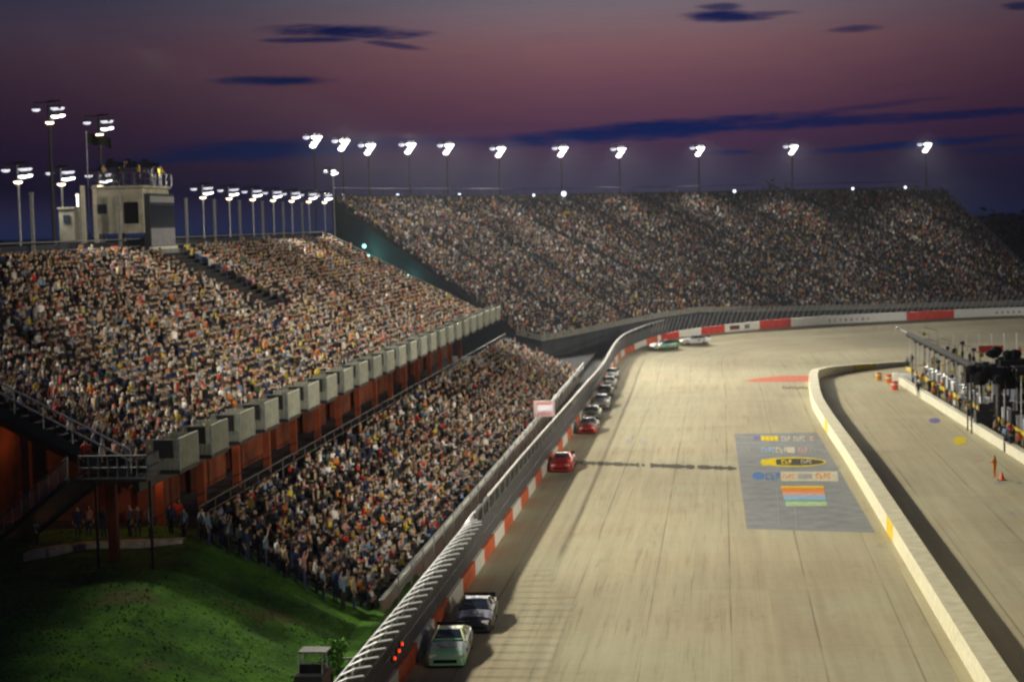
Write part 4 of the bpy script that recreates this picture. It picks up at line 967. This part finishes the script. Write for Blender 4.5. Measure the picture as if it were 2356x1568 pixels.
for px, py, rz, C, lab_ in cars:
    dr = ray(px, py); tt = 40.0; p = Vector((0, 0, 20)) + dr * tt
    while p.z > groundz(p) and tt < 400: tt += .1; p = Vector((0, 0, 20)) + dr * tt
    p.z = groundz(p)
    car(lab_, C, (p.x, p.y + 1.6 if rz == -90 else p.y, p.z + .01), R(rz + (3 if py > 1400 else 0)))

# ---------------------------------------------------------------- pit side
def pedestrian(px, py, si, pose, label, rz=0, group='crew members along the pit wall', z=0.01, trou=(.02, .02, .03)):
    p = atz(px, py, z); return tag(link('person', person_mesh(pose, SHIRTS[si][0], trou), None, tuple(p), rz), label, 'person', group)
PX = lambda y: (218 - y) * .037          # the pit stalls run at a slight angle to the track
iw = thing('pit_stall_wall', 'low white wall between the pit lane and the crew area', 'wall')
m = MB(); m.box((21.9 + PX(172), 172, .42), (.45, 100, .84), 0, .037); m.box((21.9 + PX(172), 172, .86), (.55, 100, .05), 0, .037); m.build('wall_body', cream, iw)
# white nose block with barrels at the end of the pit wall
p = atz(2085, 883); t = thing('barrier_block', 'cream concrete barrier block at the far end of the pit stalls', 'barrier', (p.x, p.y, 0)); m = MB(); m.box((0, 0, .6), (3.4, 1.0, 1.2), 0, -.45, .8); m.build('block_body', white, t)
for i, (px, py, c, nm) in enumerate(((2022, 874, 'orange', 'amber'), (2045, 880, 'orange', 'orange'), (2059, 896, 'red', 'red'))):
    p = atz(px, py); t = thing('safety_barrel', '%s safety barrel at the pit entrance, %s from the left' % (nm, ordn(i)), 'barrel', tuple(p), group='barrels at the pit entrance')
    m = MB(); m.tube([(0, 0, 0), (0, 0, .5), (0, 0, 1.0)], .38, 12, 0); m.build('drum', mat('barrel_' + nm, {'amber': (.7, .35, .02), 'orange': (.75, .2, .02), 'red': (.8, .08, .04)}[nm], .5), t)
    m = MB(); m.tube([(0, 0, .55), (0, 0, .7)], .4, 12); m.build('reflective_band', white, t)
# yellow rail behind the stalls
t = thing('yellow_rail', 'yellow guard rail running behind the pit stalls', 'rail'); m = MB(); m.box((24.4 + PX(176), 176, .8), (.12, 106, .4), 0, .037); m.build('rail_beam', yellow, t)
for k in range(27): m = MB(); m.box((24.55 + PX(124 + k * 4), 124 + k * 4, .4), (.12, .12, .8)); m.build('rail_post', yellow, t)
# row of white and blue tool boxes
t0 = thing('pit_cart', 'x', 'pit cart', group='white pit carts standing in a row')
m = MB(); m.box((0, 0, .95), (.7, .95, 1.15)); m.box((0, 0, 1.55), (.8, 1.05, .06)); m.build('cabinet', mat('cart_white', (.66, .7, .78), .4), t0)
m = MB(); [m.box((-.36, 0, .6 + k * .24), (.02, .8, .015)) for k in range(4)]; m.build('drawer_seams', dark, t0)
m = MB(); [m.tube([(x, y - .04, .17), (x, y + .04, .17)], .17, 8) for x in (-.28, .28) for y in (-.4, .4)]; m.build('wheels', black, t0); kids(t0)
for i in range(22):
    y = 150 + i * 3.4; L_ = 'white upright pit cart behind the yellow rail, %s from the near end' % ordn(i)
    if i == 0: t0.location = (25.6 + PX(y), y, 0); t0['label'] = L_
    else: dup(t0, (25.6 + PX(y), y, 0), random.uniform(-.15, .15), L_)
# overhead cable gantry on posts
t = thing('cable_gantry', 'long black overhead beam on grey posts along the pits', 'gantry')
m = MB(); m.tube([(24.3, 229, 4.95), (25.4, 165, 4.95)], .38, 9); [m.box((25.35 - k * .07, 167 + k * 4.2, 4.7), (.5, .5, .5)) for k in range(14)]; m.build('beam', black, t)
m = MB(); m.tube([(24.3, 229, 5.1), (24.0, 236, 5.2)], .06, 5); m.box((23.9, 237, 5.25), (.8, .6, .5)); m.build('end_camera', steelw, t)
for k in range(8): m = MB(); m.box((25.45 - k * .14, 167 + k * 8, 2.4), (.14, .14, 4.8)); m.build('post', steel, t)
# tall thin poles and pit signs
po = thing('pit_pole', 'x', 'pole', group='thin grey poles among the pits'); m = MB(); m.tube([(0, 0, 0), (0, 0, 4.6)], .06, 6, r2=.04); m.build('mast', steel, po); m = MB(); m.tube([(0, 0, 4.5), (-1.6, 0, 4.9)], .035, 4); m.build('boom', steel, po); kids(po)
for i in range(24):
    y = 148 + i * 3.6; x = (26.8, 28.6)[i % 2] + random.uniform(-.3, .3) + PX(y); L_ = 'thin grey pit pole with a short boom, %s from the near end' % ordn(i)
    if i == 0: po.location = (x, y, 0); po['label'] = L_
    else: dup(po, (x, y, 0), random.uniform(-.5, .5), L_).scale = (1, 1, random.uniform(.8, 1.2))
dpst = thing('pit_post', 'x', 'post', group='dark posts crowded behind the pit carts'); m = MB(); m.tube([(0, 0, 0), (0, 0, 3.4)], .09, 6); m.build('shaft', dark, dpst); m = MB(); m.box((0, 0, 3.3), (.5, .3, .35)); m.box((0, 0, 2.2), (.35, .2, .5)); m.build('equipment_box', black, dpst); kids(dpst)
q_ = random.Random(12)
for i in range(28):
    y = 147 + i * 3.0 + q_.uniform(-1, 1); x = q_.uniform(26.6, 31.5) + PX(y); L_ = 'dark post with equipment boxes behind the carts, %s from the near end' % ordn(i)
    if i == 0: dpst.location = (x, y, 0); dpst['label'] = L_
    else: dup(dpst, (x, y, 0), q_.uniform(0, 3), L_).scale = (1, 1, q_.uniform(.7, 1.35))
for i in range(44):
    y = 141 + i * 2.0 + q_.uniform(-.9, .9); x = q_.uniform(22.8, 31) + PX(y); si = [2, 2, 3, 4, 0, 2, 6, 1, 3, 5, 2][i % 11]
    tag(link('person', person_mesh(['stand', 'stand_work'][i % 2], SHIRTS[si][0]), None, (x, y, .01), q_.uniform(0, 6.2)), 'pit crew member in %s working behind the stall wall' % SHIRTS[si][2], 'person', 'pit crew crowding behind the stall wall')
for i in range(30):
    y = 139 + i * 2.75 + q_.uniform(-1, 1); si = [2, 5, 3, 4, 0, 6, 2, 9, 4, 7][i % 10]
    tag(link('person', person_mesh(['stand_work', 'stand'][i % 2], SHIRTS[si][0]), None, (22.5 + PX(y) + q_.uniform(0, 1.3), y, .01), q_.uniform(0, 6.2)), 'pit crew member in %s between the stall wall and yellow rail' % SHIRTS[si][2], 'person', 'pit crew crowding behind the stall wall')
tp = thing('tall_pole', 'x', 'pole', group='tall pale poles along the yellow rail'); m = MB(); m.tube([(0, 0, 0), (0, 0, 5.2)], .07, 6, r2=.05); m.build('shaft', steelw, tp); m = MB(); m.box((.3, 0, 5.0), (.7, .08, .35)); m.build('pennant_board', mat('board_yellow', (.5, .42, .08)), tp); kids(tp)
for i in range(20):
    y = 146 + i * 4.3; L_ = 'tall pale pole with a small board by the yellow rail, %s from the near end' % ordn(i)
    if i == 0: tp.location = (24.9 + PX(y), y, 0); tp['label'] = L_
    else: dup(tp, (24.9 + PX(y) + q_.uniform(-.2, .5), y, 0), q_.uniform(0, 3), L_).scale = (1, 1, q_.uniform(.75, 1.15))
# camera platforms in the infield
for i, (px, py, Y, w, hgt, top) in enumerate(((2300, 805, 176, 4.2, 6.2, 1.5), (2262, 838, 168, 2.6, 5.0, .8), (2345, 842, 168, 3.0, 4.6, 1.2))):
    p = aty(px, py, Y); t = thing('camera_platform', 'black cluttered camera platform on legs above the pits, %s' % ('largest and tallest', 'smallest, at the left', 'nearest the right edge of the pits')[i], 'platform', (p.x, p.y, 0), group='black camera platforms over the pits')
    zt = p.z; m = MB(); m.box((w * .3, -w * .2, zt - top + .2), (w * .7, w * .4, .8)); m.box((-w * .35, w * .1, zt - top - .4), (w * .5, w * .3, .9)); qc = random.Random(i)
    for k in range(26): m.ball((qc.gauss(0, .26) * w, qc.gauss(0, .22) * w, zt - top + qc.uniform(-.7, top * .85)), (qc.uniform(.2, .7), .4, qc.uniform(.2, .55)), 0, 7, 4)
    for k in range(8): m.box((qc.uniform(-.5, .5) * w, qc.uniform(-.4, .4) * w, zt - top + qc.uniform(-.6, top * .8)), (qc.uniform(.3, 1.2), .5, qc.uniform(.3, 1.1)), 0, qc.uniform(0, 3))
    m.build('platform_top', black, t)
    for x in (-1, 1):
        for y in (-1, 1): m = MB(); m.box((x * w * .48, y * w * .48, (zt - top) / 2), (.12, .12, zt - top)); m.build('leg', dark, t)
    m = MB(); m.box((0, 0, 1.0), (w * .6, w * .6, 2.0)); m.box((0, 0, 2.3), (w * .35, w * .3, .6)); m.build('equipment', dark, t)
t = thing('red_banner', 'long red banner on posts behind the black camera platforms', 'banner'); p = aty(2280, 803, 232); m = MB(); m.box((p.x, p.y, p.z), (3.0, .1, .9)); m.build('cloth', redp, t)
m = MB(); [m.box((p.x + s, p.y + .1, p.z / 2), (.1, .1, p.z + .8)) for s in (-1.4, 1.4)]; m.build('posts', steel, t)
# infield fence far right
t = thing('infield_fence', 'grey wire fence with slender posts crossing the infield behind the pits', 'fence')
for k in range(26): m = MB(); m.tube([(27 + k * 1.7, 246 + k * .4, 0), (27 + k * 1.7, 246 + k * .4, 3.6)], .06, 5); m.build('post', steelw, t)
m = MB(); m.add([(27, 246, 0.1), (69.5, 256, .1), (69.5, 256, 3.4), (27, 246, 3.4)], [(0, 1, 2, 3)]); m.build('netting', alpha_mat('thin_netting', (.25, .25, .25), .1), t)
# stacks, equipment and crew
crew = [(2206, 1030, 10, 'stand', 0), (2140, 905, 6, 'stand_work', 1), (2172, 925, 10, 'stand', 2), (2190, 950, 0, 'stand', 0), (2229, 968, 3, 'stand_work', 1), (2245, 975, 2, 'stand', 0), (2262, 990, 4, 'stand_work', 2), (2285, 1000, 2, 'stand', 1),
        (2300, 1015, 3, 'stand_work', 2), (2312, 1008, 11, 'stand', 0), (2325, 1020, 2, 'stand_work', 0), (2338, 1035, 4, 'stand', 1), (2350, 1050, 2, 'stand_work', 0), (2318, 1040, 3, 'stand', 2), (2215, 940, 0, 'stand', 1), (2275, 985, 9, 'stand', 2)]
for i, (px, py, si, pose, rz) in enumerate(crew[1:]): pedestrian(px + 8, py + 4, si, pose, 'crew member in %s behind the pit stall wall, %s from the far end' % (SHIRTS[si][2], ordn(i)), rz)
pedestrian(2289, 1098, 5, 'stand_work', 'crew member in bright orange overalls standing on the pit lane', 2.5, trou=(.6, .17, .02))
pedestrian(2113, 914, 2, 'stand', 'crew member in black on the pit lane near the barrier block', 1.2)
p = atz(2305, 1104); t = thing('traffic_cone', 'small orange cone at the feet of the orange crew member', 'cone', tuple(p)); m = MB(); m.tube([(0, 0, .03), (0, 0, .6)], .24, 10, r2=.05); m.build('cone_body', mat('cone_orange', (.8, .15, .04), .5), t); m = MB(); m.box((0, 0, .02), (.6, .6, .04)); m.build('foot', black, t)
far_crew = [(2185, 838, 4), (2207, 835, 2), (2232, 828, 2), (2196, 812, 5), (2240, 846, 0), (2146, 838, 11), (2138, 840, 2), (2156, 838, 3), (2098, 832, 3), (2088, 838, 9), (2265, 872, 2), (2290, 890, 9), (2310, 880, 2), (2325, 905, 5), (2342, 930, 3), (2300, 925, 3), (2240, 890, 9), (2216, 872, 2), (2330, 885, 4), (2350, 870, 0), (2250, 915, 2), (2282, 935, 6), (2335, 955, 2), (2352, 975, 3), (2180, 872, 1), (2322, 850, 11), (2347, 812, 4)]
for i, (px, py, si) in enumerate(far_crew): pedestrian(px, py + 12, si, ['stand', 'stand_work'][i % 2], 'person in %s among the pit equipment, %s from the left of the far group' % (SHIRTS[si][2], ordn(sorted(f[0] for f in far_crew).index(px))), i, 'people among the pit equipment')
for i, (px, py) in enumerate(((2128, 905), (2250, 1000), (2305, 1045))):
    p = atz(px + 14, py - 6); t = thing('tyre_stack', 'stack of black racing tyres behind the pit stall wall, %s from the far end' % ordn(i), 'tyres', tuple(p), group='tyre stacks in the pits')
    for k in range(4): m = MB(); m.tube([(0, 0, k * .3 + .02), (0, 0, k * .3 + .15), (0, 0, k * .3 + .28)], .35, 12); m.build('tyre', black, t)
# dark equipment trailers behind the poles
for i, (x, y, l_, c) in enumerate(((32.5, 150, 7, slate), (32.5, 163, 8, dark), (32, 176, 7, slate), (31.5, 190, 8, mat('dull_blue', (.08, .1, .14), .5)), (31, 204, 7, slate), (30, 217, 6, mat('dull_tan', (.25, .22, .15), .6)))):
    t = thing('equipment_trailer', 'low dark equipment trailer parked behind the pits, %s from the near end' % ordn(i), 'trailer', (x, y, 0), group='equipment trailers behind the pits')
    m = MB(); m.box((0, 0, 1.35), (2.3, l_, 1.7)); m.box((0, 0, 2.23), (2.4, l_ + .1, .06)); m.build('body', c, t)
    m = MB(); [m.tube([(s * 1.1, yy, .35), (s * 1.0, yy, .35)], .35, 10) for s in (-1, 1) for yy in (-.5, .5)]; m.build('wheels', black, t); m = MB(); m.tube([(0, -l_ / 2, .5), (0, -l_ / 2 - 1.2, .5)], .06, 4); m.build('tow_bar', dark, t)
for i, (x, y) in enumerate(((27.6, 232), (30, 222))):
    t = thing('yellow_hose_frame', 'bent yellow tube frame beyond the white carts, %s' % ('farther' if i == 0 else 'nearer'), 'frame', (x, y, 0), group='yellow frames in the pits'); m = MB(); m.tube([(-2, 0, .9), (1.5, 0, .9), (2.6, 2.5, 1.6)], .12, 6); [m.tube([(q, 0, 0), (q, 0, .9)], .06, 5) for q in (-1.9, 1.2)]; m.build('tubes', yellow, t)

# ---------------------------------------------------------------- people and things at the bottom left
for i, (px, py, si, pose) in enumerate(((85, 1255, 1, 'stand'), (205, 1238, 11, 'stand'), (240, 1240, 2, 'stand_work'), (300, 1236, 0, 'stand'), (318, 1238, 10, 'stand'), (345, 1240, 1, 'stand'), (412, 1222, 4, 'stand'), (395, 1236, 3, 'stand'), (425, 1245, 9, 'stand'), (180, 1240, 3, 'stand'))):
    p = atz(px, py, 4.6); tag(link('person', person_mesh(pose, SHIRTS[si][0]), None, tuple(p), i * 1.3), 'person in %s standing on the dark concourse under the stands, %s from the left' % (SHIRTS[si][2], ordn(sorted((85, 205, 240, 300, 318, 345, 412, 395, 425, 180)).index(px))), 'person', 'people on the concourse')
p = atz(262, 1078, 8.8)
for i, (dx, si, pose) in enumerate(((-.9, 4, 'stand'), (-.1, 0, 'stand'), (.5, 11, 'stand_work'), (1.1, 1, 'stand'))):
    tag(link('person', person_mesh(pose, SHIRTS[si][0]), None, (-28.0 + dx, 81.5, 8.8), -1.0 + i), 'person in %s on the stair landing, %s from the left' % (SHIRTS[si][2], ordn(i)), 'person', 'people on the stair landing')
for i in range(17):
    f = (i + .5) / 17; x = -25.4 + f * 8.0; si = [0, 9, 3, 1, 0, 3, 2, 9, 0, 7, 3, 11, 0, 1, 3, 9, 7][i]
    y = 87.2 - .5 * (i % 2); tag(link('person', person_mesh(['stand', 'stand', 'stand_work', 'stand_cheer'][i % 4], SHIRTS[si][0], (.05, .07, .14) if i % 3 else (.03, .03, .04)), None, (x, y, gz(x, y)), .3 * (i % 5) - .4), 'person in %s on the grass edge beside the lower deck, %s from the left' % (SHIRTS[si][2], ordn(i)), 'person', 'people standing along the side of the lower deck')
cp = atz(722, 1588, .6); t = thing('utility_cart', 'dark utility cart with a small white roof at the bottom edge of the grass', 'cart', (cp.x, cp.y, gz(cp.x, cp.y)))
m = MB(); m.box((0, 0, .6), (1.3, 2.2, .55), 0, 0, .9); m.box((0, -.3, 1.0), (1.1, .3, .5)); m.build('body', dark, t); m = MB(); m.box((.1, 0, 1.75), (1.2, 1.0, .08)); m.build('roof', mat('dull_white', (.3, .3, .28)), t)
for s in (-1, 1):
    for q in (-1, 1): m = MB(); m.tube([(s * .66, q * .75, .28), (s * .5, q * .75, .28)], .28, 10); m.build('wheel', black, t); m = MB(); m.tube([(s * .5, q * .5, .8), (s * .5, q * .4, 1.75)], .03, 4); m.build('strut', steel, t)
p = atz(803, 1530, .5); t = thing('white_marker_board', 'small white board leaning at the foot of the catch fence', 'board', (p.x, p.y, p.z - .4)); m = MB(); m.box((0, 0, .4), (.8, .06, .75), 0, .3); m.build('panel', white, t); m = MB(); m.box((-.25, .1, .3), (.05, .05, .6)); m.box((.25, .1, .3), (.05, .05, .6)); m.build('stakes', dark, t)
for i, (px, py) in enumerate(((926, 1480), (919, 1496), (909, 1513))):
    p = atx(px, py, -13.5); t = thing('warning_light', 'glowing red lamp on the catch fence, %s from the top' % ordn(i), 'lamp', tuple(p), group='red lamps on the catch fence'); m = MB(); m.ball((0, 0, 0), (.06, .1, .09), 0, 8, 5); m.build('glass', mat('red_lamp_glass', (1, .06, .01), emit=1.2, var=0), t); m = MB(); m.box((-.12, 0, 0), (.08, .3, .3)); m.build('housing', dark, t)
m = MB(); q = [atz(x, y, 1.05) for x, y in ((800, 1540), (845, 1478), (868, 1490), (850, 1540))]
m.add([(v.x, v.y, gz(v.x, v.y) + .05) for v in q], [(0, 1, 2, 3)]); struct(m.build('bare_dirt_patch', mat('brown_dirt', (.2, .12, .06), .95, var=.4)))

# ---------------------------------------------------------------- far background
p = aty(1797, 447, 410); tree('lone_tree', 'dark round tree rising behind the far grandstand rim', 'tree', p.x, p.y, 0, 27.8, 5.0, 2600, .55, leafd, 11)
V = MB(); q = random.Random(3)
for k in range(420):
    a = R(-58 + 116 * k / 419) + q.uniform(-.004, .004); d = q.uniform(600, 760); x, y = math.sin(a) * d, math.cos(a) * d; hh = (16.5 if a < -.05 else 20) * q.uniform(.82, 1.12)
    foliage(V, (x, y, hh * .45), (q.uniform(5, 9), q.uniform(5, 9), hh * .58), 70, 1.7, 0, k)
tag(V.build('treeline', leafd), 'dark distant treeline along the horizon beyond the speedway', 'trees', kind='stuff')
V = MB()
for k in range(60):
    x = 68 + k * 1.1 + q.uniform(-1, 1); y = 380 + q.uniform(-8, 10) + k * .4; hh = q.uniform(19, 22.4) * min(1, .86 + k * .01)
    foliage(V, (x, y, hh * .45), (3.6, 3.6, hh * .56), 110, .8, 0, k + 900)
tag(V.build('tree_belt', leafd), 'black belt of trees right of the far grandstand', 'trees', kind='stuff')

# ---------------------------------------------------------------- haze in the lit air
hm = bpy.data.materials.new('haze'); hm.use_nodes = True; t = hm.node_tree; t.nodes.clear()
pv = mk(t, 'ShaderNodeVolumePrincipled'); pv.inputs['Color'].default_value = (.8, .85, 1, 1); pv.inputs['Density'].default_value = HAZE; pv.inputs['Anisotropy'].default_value = .55
t.links.new(pv.outputs[0], mk(t, 'ShaderNodeOutputMaterial').inputs['Volume'])
m = MB(); m.box((0, 380, 29), (1900, 1000, 62)); tag(m.build('haze', hm), 'thin pale evening haze lit by the floodlights over the speedway', 'haze', kind='stuff')
SC.cycles.volume_bounces = 0
